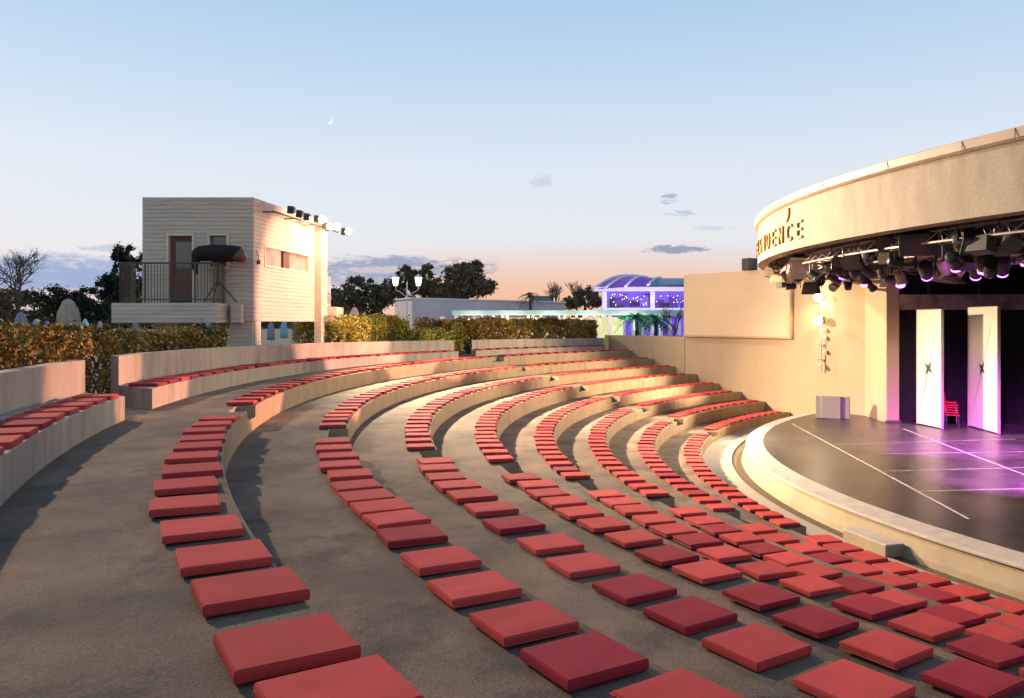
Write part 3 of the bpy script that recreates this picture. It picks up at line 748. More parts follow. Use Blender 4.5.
others = [  # px, py, r, kind, body, scale, label, aim px/py
 (771, 270, 18.5, 'par', 'beige_lamp', .95, 'small beige round spotlight at the extreme left of the rig', (500, 520)),
 (779, 276, 18.5, 'flood', 'beige_lamp', 1.0, 'tilted beige flood lamp near the left of the rig', (480, 470)),
 (788, 276, 17.1, 'box', 'beige_lamp', 1.0, 'beige box lamp, second big fitting from the left', (560, 480)),
 (796, 273, 18.5, 'flood', 'beige_lamp', .9, 'beige flood lamp beside the big square fitting', (600, 560)),
 (804, 265, 18.5, 'box', 'beige_lamp', 1.5, 'big square beige lamp below the lettering', (640, 640)),
 (811, 288, 17.1, 'flood', 'black', 1.1, 'black flood lamp hanging lowest at the left', (660, 560)),
 (822, 280, 17.1, 'par', 'black', .9, 'black round spotlight next to the lowest flood lamp', (600, 500)),
 (836, 285, 15.6, 'par', 'darkgrey', .9, 'dark grey spotlight above the bright wall lamps', (620, 450)),
 (848, 282, 14.0, 'head', 'black', .9, 'black moving head above the wall lamps', (850, 440)),
 (840, 258, 18.5, 'par', 'darkgrey', 1.0, 'grey round spotlight close under the rim', (700, 600)),
 (855, 270, 17.1, 'head', 'black', 1.1, 'black moving head left of the grey pier', (800, 600)),
 (876, 262, 17.1, 'par', 'darkgrey', 1.0, 'dark grey round spotlight over the pier', (840, 620)),
 (886, 240, 18.5, 'par', 'darkgrey', 1.1, 'long dark spotlight left of the large square lamp', (700, 690)),
 (884, 258, 18.5, 'box', 'beige_lamp', .5, 'little pale box lamp under the long spotlight', (760, 600)),
 (916, 239, 18.5, 'box', 'darkgrey', 1.35, 'large square grey lamp at the middle of the rim', (800, 690)),
 (932, 241, 18.3, 'flood', 'black', 1.3, 'wide black flood lamp beside the large square lamp', (960, 520)),
 (912, 262, 15.6, 'par', 'black', 1.0, 'black spotlight behind the large square lamp', (920, 560)),
 (940, 266, 15.6, 'head', 'black', .9, 'black moving head between two purple lamps', (970, 560)),
 (978, 241, 18.5, 'flood', 'black', 1.15, 'broad black flood lamp under the right part of the rim', (1000, 600)),
 (990, 262, 17.1, 'head', 'black', 1.0, 'black moving head among the right purple lamps', (1000, 520)),
 (1012, 238, 18.5, 'par', 'darkgrey', 1.0, 'grey spotlight close to the right border', (1010, 640)),
 (868, 254, 18.5, 'head', 'black', .9, 'black moving head under the lettered rim, right of it', (900, 600)),
 (830, 264, 17.1, 'box', 'black', .8, 'small black box lamp right of the beige lamps', (720, 560)),
 (900, 252, 17.1, 'flood', 'black', .9, 'black flood lamp behind the long spotlight', (860, 640)),
 (960, 238, 18.5, 'head', 'black', .9, 'black moving head hung high by the rim', (960, 620)),
 (1002, 247, 17.1, 'box', 'darkgrey', .7, 'small grey box lamp in the right part of the rig', (1000, 600)),
]
for px, py, r, kd, bd, s_, lb, am in others:
    hang_lamp(at(px, py, r), kd, P(am[0], am[1], F*3.2/(am[1]-HY)), bd, 'lens_dark', lb, s_)
random.seed(31)
for tr_, rr_, lo_, hi_ in (('outermost', 18.5, 158, 204), ('second', 17.1, 160, 206), ('third', 15.6, 158, 206)):
    for i in range(11):
        th = lo_ + (hi_-lo_)*(i+.5+random.uniform(-.3, .3))/11; kd = random.choice(('par', 'flood', 'head', 'par', 'box'))
        hang_lamp(pol(rr_+random.uniform(-.3, .3), th, E+random.uniform(1.22, 1.42)), kd, pol(random.uniform(4, 15), th+random.uniform(-40, 40), random.uniform(-2, 4)), random.choice(('black', 'darkgrey', 'darkgrey', 'beige_lamp')), 'lens_dark',
                  f'unlit lamp on the {tr_} canopy truss, {ordn(i+1)} along it from the left', random.uniform(.55, .95))
# lit fittings whose beams reach the seats and the stage
PK = (1, .43, .26)
hang_lamp(at(783, 284, 17.1), 'par', (-6.9, 15.2, E-.9), 'darkgrey', 'lens_warm', 'small lit warm spotlight in the left cluster of the rig', .8, (26000, PK, 14, .25))
hang_lamp(at(793, 286, 15.6), 'par', (-6.6, 30.5, E+.6), 'darkgrey', 'lens_warm', 'lit warm spotlight lower in the left cluster', .8, (26000, (1, .50, .36), 30, .3))
hang_lamp(at(870, 284, 14.6), 'par', (15.6, 28.6, E-2.6), 'black', 'lens_dark', 'black spotlight facing the cream flats', .9, (900, (1, .80, .56), 75, .8))

# ------------------------------------------------------------------ lamps on the retaining wall
wl = thing('wall_lamp_mast', (*(WL(.18)-wn*.16), 0), 'pipe with two bright flood lamps on the retaining wall', 'lamp')
q0 = Vector((wl.location.x, wl.location.y, 0))
def toY(px, py): return P(px, py, q0.y).z
MB().tube([(0, 0, toY(836, 372)), (0, 0, toY(836, 292))], .03, 8).build('pipe', M['truss'], wl)
for py in (302, 322, 345, 360): MB().box((.0, .06, toY(836, py)), (.30, .05, .05)).build('bracket', M['truss'], wl)
for py in (297, 320):
    z = toY(833, py); dirn = Vector((-.75, -.6, -.12)).normalized()
    mt = Matrix.Translation((-.10, -.16, z)) @ dirn.to_track_quat('-Z', 'Y').to_matrix().to_4x4()
    b = MB(); b.box(None, (.34, .26, .14), mat=mt); b.build('housing', M['darkgrey'], wl, bevel=.01)
    b = MB(); b.box(None, (.28, .20, .02), mat=mt @ Matrix.Translation((0, 0, -.085))); b.build('lens', M['lens_white'], wl)
    b = MB(); b.lathe([(.02, -.15), (.13, -.11), (.17, 0), (.13, .11), (.02, .15)], 12, mt @ Matrix.Translation((0, 0, -.19))); b.build('halo_bulb', M['lens_white'], wl)  # oversized glowing ball, shaped to stand for the lamp's halo
    lp = q0 + Vector((-.10, -.16, z)) + dirn*.36
    spot('flood_light', lp, Vector((3.8, 27.0, E-3.3)) if py == 297 else Vector((0.5, 38, E-1.7)), 15000 if py == 297 else 15000, (1, .77, .50), 50 if py == 297 else 66, .7, .1)
for py, px in ((338, 843), (352, 841), (366, 838), (330, 846)):                 # small unlit fittings lower on the pipe
    mt = Matrix.Translation((.14 if px > 840 else -.08, -.10, toY(px, py))) @ Vector((-.5, -.6, -.5)).to_track_quat('-Z', 'Y').to_matrix().to_4x4()
    MB().lathe([(.04, .1), (.07, .08), (.08, -.10), (.06, -.10)], 10, mt).build('spotlight', M['beige_lamp'], wl)
zz = toY(833, 320)
spot('wash_light', q0 + Vector((-.06, -.12, zz-.12)), q0 + Vector((.10, .10, zz-4)), 330, (1, .80, .55), 70, .8, .05)
spot('wash_light', q0 + Vector((-.10, -.9, toY(833, 297))), q0 + Vector((-2.2, 3.2, toY(833, 310))), 420, (1, .70, .38), 150, .9, .1)

# ------------------------------------------------------------------ projection booth
def scallop(mb, p0, p1, z0, z1, th=.16, bd=.135, dep=.016, m=0):      # a wall of rounded horizontal boards, outer face to the right of p0->p1
    p0, p1 = Vector(p0), Vector(p1); d = (p1-p0).normalized(); n = Vector((d.y, -d.x))
    nb = max(1, round((z1-z0)/bd)); prof = []
    for i in range(nb):
        a = z0+(z1-z0)*i/nb; h = (z1-z0)/nb
        prof += [(0, a), (dep, a+h*.12), (dep*1.25, a+h*.5), (dep, a+h*.88)]
    prof.append((0, z1)); prof += [(-th, z1), (-th, z0)]
    k = len(prof); n0 = len(mb.v)
    for p in (p0, p1):
        for o_, z in prof: q = p + n*o_; mb.v.append((q.x, q.y, z))
    for j in range(k):
        j2 = (j+1) % k; mb.f.append((n0+j, n0+k+j, n0+k+j2, n0+j2)); mb.m.append(m)
    mb.f.append(tuple(n0+j for j in range(k))); mb.f.append(tuple(n0+k+j for j in reversed(range(k)))); mb.m += [m, m]
B0 = Vector((-8.5, 26.5, gz))
bt = thing('projection_booth', B0, 'white board-clad projection booth raised on legs behind the top bench', 'building')
zf_, ztop = E+.02-gz, E+4.1-gz
FL, FR, BR, BL = Vector((-3.62, 0)), Vector((0, 0)), Vector((.70, 6.35)), Vector((-2.92, 6.5))
fl = zf_ + .62                                              # floor level of balcony door
# front wall pieces round door (x -2.80..-1.88) and window (-1.45..-.75)
def fx(px): return (px-CX)/F*26.5 - B0.x
d0, d1, w0, w1 = fx(167), fx(195), fx(208), fx(229); dt = E+2.9-gz; wb = E+1.75-gz
mb = MB()
for a, b, z0, z1 in ((FL.x, d0, zf_, ztop), (d0, d1, dt, ztop), (d1, w0, zf_, ztop), (w0, w1, dt, ztop), (w0, w1, zf_, wb), (w1, FR.x-.001, zf_, ztop), (d0, d1, zf_, fl)):
    scallop(mb, (a, 0), (b, 0), z0, z1)
mb.build('front_wall', M['siding'], bt)
def sd_(px):                                                # distance along right wall for a picture column
    k = (px-CX)/F; s = (k*26.5+8.5)/(.70-k*6.35); return s
def rp(s): return FR + (BR-FR)*s
s0, s1 = sd_(263.7), sd_(308); v0, v1 = E+1.88-gz, E+2.62-gz
mb = MB()
for a, b, z0, z1 in ((0, s0, zf_, ztop), (s0, s1, zf_, v0), (s0, s1, v1, ztop), (s1, 1, zf_, ztop)): scallop(mb, rp(a), rp(b), z0, z1)
mb.build('side_wall', M['siding'], bt)
mb = MB(); scallop(mb, BR, BL, zf_, ztop); mb.build('rear_wall', M['siding'], bt)
mb = MB(); scallop(mb, BL, FL, zf_, ztop); mb.build('far_side_wall', M['siding'], bt)
mb = MB(); ins = [FL+Vector((.17, .17)), FR+Vector((-.17, .17)), BR+Vector((-.17, -.17)), BL+Vector((.17, -.17))]
mb.prism([tuple(p) for p in ins], ztop-.22, ztop-.12); mb.build('roof', M['siding'], bt)
mb = MB(); mb.prism([tuple(p) for p in ins], zf_+.02, zf_+.2); mb.build('floor', M['siding'], bt)
# door with frame and glass, window
dr_ = MB().box(((d0+d1)/2, .13, (fl+dt)/2), (d1-d0-.1, .05, dt-fl-.1)).build('door', M['door'], bt)
mb = MB()
for x in (d0+.035, d1-.035): mb.box((x, .03, (fl+dt)/2), (.07, .22, dt-fl))
mb.box(((d0+d1)/2, .03, dt-.035), (d1-d0-.14, .22, .07)); mb.build('door_frame', M['trim'], bt)
MB().box(((d0+d1)/2+.06, .10, fl+1.55), (d1-d0-.4, .02, .9)).build('pane', M['glass_dark'], dr_)
MB().box((d0+.2, .085, fl+1.02), (.03, .05, .14)).build('handle', M['rail'], dr_)
wi = MB(); 
for x in (w0+.03, w1-.03): wi.box((x, .03, (wb+dt)/2), (.06, .22, dt-wb))
wi.box(((w0+w1)/2, .03, dt-.03), (w1-w0-.12, .22, .06)); wi.box(((w0+w1)/2, .03, wb+.03), (w1-w0-.12, .24, .06))
wo_ = wi.build('window', M['trim'], bt); MB().box(((w0+w1)/2, .12, (wb+dt)/2), (w1-w0-.12, .02, dt-wb-.12)).build('pane', M['glass_dark'], wo_)
# side window: two panes and a mullion
dS = (BR-FR).normalized(); nS = Vector((dS.y, -dS.x)); ang = math.atan2(dS.y, dS.x)
def sbox(mb, s, off, z, size): q = rp(s) + nS*off; mb.box((q.x, q.y, z), size, rz=ang)
Ls = (BR-FR).length; wl_ = (s1-s0)*Ls; sm = s0+(s1-s0)*.5
wi = MB()
for s in (s0+.03/Ls, s1-.03/Ls): sbox(wi, s, -.05, (v0+v1)/2, (.06, .2, v1-v0))
for z in (v0+.03, v1-.03): sbox(wi, (s0+s1)/2, -.05, z, (wl_-.12, .2, .06))
so = wi.build('side_window', M['trim'], bt)
for a, b in ((s0, s0+(s1-s0)*.42), (s0+(s1-s0)*.56, s1)):
    mb = MB(); sbox(mb, (a+b)/2, -.09, (v0+v1)/2, ((b-a)*Ls-.1, .02, v1-v0-.12)); mb.build('pane', M['glass_warm'], so)
mb = MB(); sbox(mb, s0+(s1-s0)*.49, -.07, (v0+v1)/2, ((s1-s0)*Ls*.14, .1, v1-v0-.122)); mb.build('mullion', M['door'], so)
# pilaster at the far end of the side wall
pa, pb = rp(sd_(314)), rp(.998)
mb = MB(); scallop(mb, pa+nS*.28, pb+nS*.28, 0, ztop+.1, .27); mb.build('pilaster', M['siding'], bt)
# legs
mb = MB(); scallop(mb, (fx(229), .05), (fx(253)-.02, .05), 0, zf_-.003, .5); mb.build('leg', M['siding'], bt)
mb = MB(); scallop(mb, (FL.x+.2, .3), (FL.x+.9, .3), 0, zf_-.003, .4); mb.build('leg', M['siding'], bt)
mb = MB(); scallop(mb, rp(.02), rp(.09), 0, zf_-.003, .4); mb.build('leg', M['siding'], bt)
# balcony
bx0, bx1, by0 = fx(113)+.56, (216-CX)/F*25.3-B0.x, -1.2
bal = MB()
scallop(bal, (bx0, by0), (bx1, by0), zf_-.05, fl-.04); scallop(bal, (bx1, by0), (bx1, -.02), zf_-.05, fl-.04); scallop(bal, (bx0, -.02), (bx0, by0), zf_-.05, fl-.04)
bal.prism([(bx0+.17, by0+.17), (bx1-.17, by0+.17), (bx1-.17, -.03), (bx0+.17, -.03)], fl-.2, fl-.05)
scallop(bal, (bx1+.17, -.35), (-.28, -.35), zf_-.05, fl-.04, .3); bo = bal.build('balcony', M['siding'], bt)
rl = MB(); rx0, rx1, ry = bx0+.2, bx1-.12, by0+.12; zr0, zr1 = fl-.04, fl+1.22
def rail_run(mb, a, b, n):
    a, b = Vector(a), Vector(b)
    for z in (zr1, zr0+.12): mb.tube([(a.x, a.y, z), (b.x, b.y, z)], .028 if z == zr1 else .02, 6)
    for i in range(n+1):
        p = a+(b-a)*i/n; mb.tube([(p.x, p.y, zr0), (p.x, p.y, zr1)], .032 if i % 8 == 0 else .012, 6)
rail_run(rl, (rx0, ry), (rx1, ry), 30); rail_run(rl, (rx0, ry), (rx0, -.05), 10); rail_run(rl, (rx1, ry), (rx1, -.05), 10)
rl.build('railing', M['rail'], bo)
# rear landing with rail
q = rp(1.0)+nS*.10
mb = MB(); scallop(mb, q+Vector((-.1, .1)), q+Vector((.55, .1)), zf_, zf_+.6); mb.prism([(q.x-.1, q.y+.26), (q.x+.55, q.y+.26), (q.x+.55, q.y+1.4), (q.x-.1, q.y+1.4)], zf_, zf_+.6); lo_ = mb.build('landing', M['siding'], bt)
mb = MB(); rail_run(mb, (q.x+.02, q.y+.2), (q.x+.02, q.y+1.3), 6); mb.build('railing', M['pink_wall'], lo_)
# little cables and brackets on the corner
mb = MB(); q = rp(.03)+nS*.03
mb.tube([(q.x, q.y, E+2.35-gz), (q.x+.06, q.y+.05, E+2.15-gz), (q.x+.02, q.y+.1, E+2.0-gz)], .012, 5); mb.box((q.x+.04, q.y+.1, E+1.98-gz), (.1, .1, .12)); mb.build('cable_bracket', M['black'], bt)

# covered follow spot on the balcony
fs = thing('follow_spot', (B0.x+fx(214)+.35, B0.y-.62, gz+fl-.05), 'follow spot under a black cover on the booth balcony', 'spotlight')
mb = MB(); pts = [(-.78, 0, 1.50), (-.70, 0, 1.55), (-.55, 0, 1.60), (-.1, 0, 1.62), (.40, 0, 1.62), (.66, .0, 1.60), (.80, 0, 1.50)]
mb.tube(pts, [.10, .20, .25, .27, .28, .26, .12], 12)
for v_i, v_ in enumerate(mb.v): mb.v[v_i] = (v_[0]+random.uniform(-.02, .02), v_[1]+random.uniform(-.02, .02), v_[2]+random.uniform(-.025, .02))
mb.tube([(-.66, -.03, 1.5), (-.72, -.06, 1.2), (-.66, -.05, .95)], [.16, .12, .05], 8)
mb.build('cover', M['cloth_black'], fs, smooth=True)
mb = MB(); mb.tube([(.62, 0, 1.58), (.86, .02, 1.40), (.80, .0, 1.36)], [.27, .13, .05], 10); mb.build('cover_flap', M['door'], fs, smooth=True)
MB().tube([(0, 0, 1.4), (0, 0, .55)], .04).build('column', M['black'], fs)
for a in (30, 150, 270): MB().tube([(0, 0, .75), (.62*math.cos(R_(a)), .45*math.sin(R_(a)), .05)], .022, 6).build('leg', M['black'], fs)
# flood lamps along the top of the booth side
bp = thing('lamp_pipe', (*((B0.xy + rp(.5))), E+3.65), 'pipe of flood lamps along the top of the booth wall', 'lamp bar')
b0 = bp.location
def bpt(s, off, z): q = B0.xy + rp(s) + nS*off; return Vector((q.x, q.y, E+z)) - b0
MB().tube([bpt(.10, .42, 3.72), bpt(1.08, .55, 3.72)], .035, 8).build('pipe', M['darkgrey'], bp)
for s in (.12, .4, .7, .98): MB().tube([bpt(s, .0, 3.72), bpt(s, .46, 3.72)], .025, 6).build('bracket', M['darkgrey'], bp)
BOOTHL = []
for i, (px, py, lit) in enumerate(((274, 210, 0), (283, 214, 0), (291, 217, 0), (302, 219, 1), (311, 226, 1), (318, 226, 1), (331, 231, 1), (337, 232, 0))):
    s = min(1.14, sd_(px-3)); pos = bpt(s, .72, 0); wp = b0 + pos; wp.z = E + (HY-py)/F*wp.y; pos = wp - b0
    aim = (Vector((14, 26, E+1.2)) - wp).normalized()
    mt = Matrix.Translation(pos) @ aim.to_track_quat('-Z', 'Y').to_matrix().to_4x4()
    mb = MB(); mb.box(None, (.20, .26, .22), mat=mt); ho = mb.build('housing', M['black'] if not lit else M['darkgrey'], bp, bevel=.02)
    mb = MB(); mb.box(None, (.16, .20, .02), mat=mt @ Matrix.Translation((0, 0, -.122))); mb.build('lens', M['lens_white' if lit else 'lens_dark'], ho)
    if lit:
        mb = MB(); mb.lathe([(.02, -.13), (.11, -.09), (.15, 0), (.11, .09), (.02, .13)], 12, Matrix.Translation(pos+aim*.20)); mb.build('halo_bulb', M['lens_white'], ho)  # glowing ball enlarged to stand for the halo of a lit lamp
        BOOTHL.append(wp + aim*.40)
for wp, tg in zip(BOOTHL, ((8.2, 21.0, E+2.2, 12000, 36), (3.0, 22.0, E-2.6, 50000, 74), (11.0, 37.5, E+.2, 9000, 50), (6.5, 29.5, E-3.2, 46000, 70))):
    spot('flood_light', wp, tg[:3], tg[3], (1, .75, .50), tg[4], .9, .12)
d_ = bpy.data.lights.new('glow_light', 'POINT'); d_.energy = 340; d_.color = (1, .68, .38); d_.shadow_soft_size = .12
o = bpy.data.objects.new('glow_light', d_); COL.objects.link(o); o.location = BOOTHL[2] + Vector((.1, -.1, .0))
d_ = bpy.data.lights.new('glow_light', 'POINT'); d_.energy = 230; d_.color = (1, .68, .38); d_.shadow_soft_size = .12
o = bpy.data.objects.new('glow_light', d_); COL.objects.link(o); o.location = BOOTHL[0] + Vector((.15, 0, -.1))

# ------------------------------------------------------------------ hedges
def leaf(mb, p, s, rnd):
    a = Vector((rnd.gauss(0, 1), rnd.gauss(0, 1), rnd.gauss(0, 1))).normalized(); b = a.orthogonal().normalized(); c = a.cross(b)
    t = rnd.uniform(0, 6.28); u_ = b*math.cos(t)+c*math.sin(t); w = a.cross(u_)*.55
    mb.quad(p-u_*s, p-w*s, p+u_*s, p+w*s)
def hedge(a0, a1, r0, r1, z0f, z1f, n, size, m, label, seed=1):
    rnd = random.Random(seed); root = thing('hedge', pol((r0+r1)/2, (a0+a1)/2, gz), label, 'hedge', 'clipped hedges behind the top benches'); b0 = root.location
    mb = MB(); core = MB(); K = 60
    lump = [rnd.uniform(-.11, .13) for _ in range(K+2)]; lump2 = [rnd.uniform(-.15, .15) for _ in range(K+2)]
    def prm(t):
        x = (t-a0)/(a1-a0)*K; i = int(x); f = x-i
        return lump[i]*(1-f)+lump[i+1]*f, lump2[i]*(1-f)+lump2[i+1]*f
    for _ in range(n):
        t = a0+(a1-a0)*rnd.random(); l1, l2 = prm(t); z1 = z1f(t)+l1+.30*abs(math.sin((t-a0)*.8+seed))**.7-.20; z0 = z0f
        face = rnd.random()
        if face < .5: r = r0 + l2*.6 + .16*(1-abs(math.sin((t-a0)*.8+seed)))*((z0f+1-z0)) + abs(rnd.gauss(0, .10)); z = z0+(z1-z0)*rnd.random()**.8
        elif face < .85: r = r0+(r1-r0)*rnd.random(); z = z1 - abs(rnd.gauss(0, .09)) - .22*abs((r-(r0+r1)/2)/((r1-r0)/2))**3
        else: r = r0+(r1-r0)*rnd.random(); z = z0+(z1-z0)*rnd.random(); t = rnd.choice((a0, a1)) + rnd.gauss(0, .15)
        if rnd.random() < .07: z += rnd.uniform(0, .26)*rnd.random()
        hk = random.Random(int(t*7)*7919+int(z*7)*104729+seed).random()
        if face < .5 and hk < .22: continue
        leaf(mb, pol(r, t, z)-b0, size*rnd.uniform(.6, 1.3), rnd)
    mb.build('foliage', m, root)
    k = 30
    for i in range(k):
        a, b = a0+(a1-a0)*(i+.15)/k, a0+(a1-a0)*(i+.95)/k
        core.tube([pol((r0+r1)/2, (a+b)/2, gz)-b0, pol(r0+.3, a, z0f+(z1f(a)-z0f)*.75)-b0], .03, 5)
        core.tube([pol((r0+r1)/2, (a+b)/2, gz)-b0, pol(r1-.3, b, z0f+(z1f(b)-z0f)*.75)-b0], .03, 5)
    core.build('stems', M['bark'], root)
def ztop_tab(tab): return lambda t: E + lerp_tab(tab, t)
hedge(194.5, 212, 35.0, 36.4, gz+.05, ztop_tab([(190, -.30), (196, -.18), (205, -.10), (212, -.05)]), 34000, .045, M['hedge_gold'], 'golden leafy hedge behind the near left bench', 1)
hedge(173.6, 194.3, 34.95, 36.3, gz+.05, ztop_tab([(170, -.35), (178, -.26), (190, -.26), (196, -.2)]), 34000, .05, M['hedge_red'], 'russet leafy hedge between the near bench and the booth', 2)
hedge(151.5, 159.6, 35.2, 37.6, gz+.05, ztop_tab([(150, .1), (154, .16), (158, .12), (160, -.15), (162, .05), (166, -.05)]), 34000, .06, M['hedge_gold'], 'golden rounded hedge right of the booth', 3)
hedge(146.4, 151.2, 34.4, 36.4, gz+.05, ztop_tab([(146, -.1), (149, -.45), (152, -.5)]), 9000, .06, M['hedge_gold'], 'small drooping hedge in the gap between two benches', 5)
hedge(127.6, 147.5, 34.95, 36.8, gz+.05, ztop_tab([(127, .02), (132, .1), (134, -.05), (138, .06), (146, .02), (149, -.2)]), 46000, .075, M['hedge_red'], 'long russet hedge behind the far bench', 4)

# ------------------------------------------------------------------ parasols
def parasol(px, ptop, wpx, Y, m, label):
    t = P(px, ptop, Y); h = t.z - gz; w = wpx/F*Y/2
    root = thing('closed_parasol', (t.x, t.y, gz), label, 'parasol', 'closed parasols beyond the hedges')
    MB().tube([(0, 0, 0), (0, 0, h)], .035, 8).build('pole', M['white_metal'], root)
    wob = lambda a, z: 1 + .13*math.cos(9*a+.8*z) + .06*math.sin(4*a+z*2)
    hc = min(h-.5, w*5.2)
    MB().lathe([(w*.9, h-hc), (w, h-hc*.75), (w*.92, h-hc*.5), (w*.72, h-hc*.22), (w*.36, h-hc*.04), (.03, h)], 54, Matrix(), 0, wob).build('canopy', m, root, smooth=True)
    MB().box((0, 0, .04), (.6, .6, .08)).build('base', M['grey_board'], root)
parasol(68.5, 299, 25, 24, M['parasol_beige'], 'large beige closed parasol above the left hedge')
parasol(21, 312, 15, 30, M['parasol_grey'], 'grey closed parasol at the far left behind the hedge')
parasol(36, 319, 8.5, 38, M['parasol_blue'], 'light blue closed parasol just left of the large beige one')
parasol(47.5, 321, 7, 42, M['parasol_grey'], 'small grey closed parasol touching the large beige one')
parasol(85, 319, 8, 42, M['parasol_blue'], 'light blue closed parasol just right of the large beige one')
parasol(100, 321, 7, 44, M['parasol_grey'], 'small grey closed parasol between two light blue ones')
parasol(118.5, 320, 9, 40, M['parasol_blue'], 'light blue closed parasol under the left end of the balcony')
parasol(136, 321, 7, 46, M['parasol_grey'], 'small grey closed parasol below the balcony')
parasol(208, 320, 7, 45, M['parasol_blue'], 'light blue closed parasol near the booth leg')
parasol(284, 320, 7, 44, M['parasol_blue'], 'light blue closed parasol seen under the booth')
parasol(296, 322, 7, 47, M['parasol_grey'], 'grey closed parasol seen under the booth, right of the blue one')
parasol(271, 322, 7, 48, M['parasol_grey'], 'grey closed parasol seen under the booth, left of the blue one')
parasol(354.5, 307, 12, 46, M['parasol_pink'], 'pale rose closed parasol right of the booth')

# ------------------------------------------------------------------ trees
def tree(px, pbase, lobes, Y, m, label, n, size, trunk=.2, seed=0, name='tree'):
    rnd = random.Random(seed); x0 = (px-CX)/F*Y; root = thing(name, (x0, Y, gz), label, 'tree', 'trees beyond the theatre')
    b0 = root.location; mb = MB(); tr = MB(); L_ = []
    for lx, ly, rx, ry in lobes:
        c = P(lx, ly, Y) - b0; L_.append((c, rx/F*Y, ry/F*Y))
    tot = sum(a*b for _, a, b in L_)
    zc = min(c.z for c, _, _ in L_)
    tr.tube([(0, 0, -.1), (.05, 0, zc*.6), (.0, .05, zc)], [trunk*1.3, trunk, trunk*.7], 8)
    for c, a, b in L_:
        tr.tube([(0, 0, zc*.5), tuple(c*.6+Vector((0, 0, .1*zc))), tuple(c)], [trunk*.6, trunk*.35, trunk*.12], 6)
        k = int(2.3*n*a*b/tot); sub = []
        for _ in range(max(14, int(26*a*b/tot*len(L_)))):
            v_ = Vector((rnd.gauss(0, 1), rnd.gauss(0, 1), rnd.gauss(0, 1))).normalized()*rnd.uniform(.45, .95); sub.append((Vector((v_.x*a, v_.y*a, v_.z*b)), rnd.uniform(.12, .36)))
        for _ in range(k):
            o_, q = rnd.choice(sub); v_ = Vector((rnd.gauss(0, 1), rnd.gauss(0, 1), rnd.gauss(0, 1))).normalized()*min(1.5, abs(rnd.gauss(0, .62)))
            leaf(mb, c + o_ + Vector((v_.x*a*q, v_.y*a*q, v_.z*b*q)), size*.5*rnd.uniform(.5, 1.3), rnd)
    tr.build('trunk', M['bark'], root); mb.build('crown', m, root)
def bare_tree(px, ptop, Y, label, seed, spread=.42, m='twig', depth=6, group='trees beyond the theatre'):
    rnd = random.Random(seed); x0 = (px-CX)/F*Y; t = P(px, ptop, Y); H = t.z-gz
    root = thing('bare_tree', (x0, Y, gz), label, 'tree', group); mb = MB(); tr = MB()
    def grow(p, d, ln_, r, lv):
        q = p + d*ln_; mid = p + d*ln_*.5 + Vector((rnd.gauss(0, .04), rnd.gauss(0, .04), 0))*ln_
        (tr if lv >= depth-1 else mb).tube([p, mid, q], [r, r*.85, r*.65], 6 if lv > 2 else 4, cap=False)
        if lv == 0: return
        for _ in range(3 if lv > 1 else 4):
            nd_ = (d + Vector((rnd.gauss(0, spread), rnd.gauss(0, spread), rnd.gauss(.08, spread*.6)))).normalized(); grow(q - d*ln_*rnd.uniform(0, .35), nd_, ln_*rnd.uniform(.62, .82), r*.6, lv-1)
    grow(Vector((0, 0, -.1)), Vector((0, 0, 1)), H*.27, H*.022, depth)
    hz = max(v_[2] for v_ in mb.v); sc_ = H/hz
    for q in (tr, mb): q.v = [(x*sc_, y*sc_, z*sc_) for x, y, z in q.v]
    tr.build('trunk', M['bark'], root); mb.build('crown', M[m], root)
bare_tree(18, 243, 52, 'leafless wide tree at the far left', 3, .48)
tree(118, 322, [(122, 262, 14, 18), (112, 285, 16, 16), (135, 258, 12, 14), (128, 290, 22, 18)], 40, M['leaf_conifer'], 'dark dense tree behind the booth balcony', 11000, .16, .2, 11)
tree(82, 322, [(60, 300, 28, 14), (95, 300, 22, 15), (80, 310, 40, 14)], 48, M['leaf_conifer'], 'low dark green tree behind the parasols', 10000, .17, .2, 12)
tree(20, 322, [(15, 300, 26, 16), (35, 310, 24, 13), (-10, 305, 24, 18)], 56, M['leaf_mid'], 'dull bushy tree below the leafless tree', 9000, .18, .2, 13)
tree(360, 322, [(358, 290, 20, 14), (345, 300, 16, 14), (372, 302, 18, 12), (385, 297, 12, 12)], 75, M['leaf_dark'], 'dark round tree right of the booth', 11000, .28, .3, 14)
tree(402, 322, [(406, 278, 13, 13), (393, 290, 14, 14), (418, 285, 10, 14)], 118, M['leaf_dark'], 'dark tree behind the double street lamp', 8000, .42, .35, 15)
tree(430, 322, [(428, 278, 12, 13), (436, 290, 16, 14), (420, 296, 14, 10)], 122, M['leaf_mid'], 'narrow brownish tree between two dark trees', 8000, .42, .35, 16)
tree(466, 322, [(466, 276, 22, 16), (455, 290, 22, 14), (482, 287, 15, 13), (470, 268, 12, 9)], 125, M['leaf_mid'], 'largest rounded tree beyond the pale building', 14000, .45, .4, 17)
tree(585, 322, [(585, 296, 12, 10), (573, 302, 12, 9), (597, 298, 10, 10)], 150, M['leaf_dark'], 'dark tree left of the purple pavilion', 6000, .45, .3, 18)
bare_tree(556, 281, 130, 'thin pale tree with open crown, left of the pavilion', 21, .28, 'twig', 5)
bare_tree(577, 280, 135, 'thin pale tree nearest the pavilion', 22, .28, 'twig', 5)
tree(330, 322, [(335, 303, 14, 12)], 60, M['leaf_dark'], 'dark shrub-like tree beside the booth pilaster', 3500, .22, .2, 24)
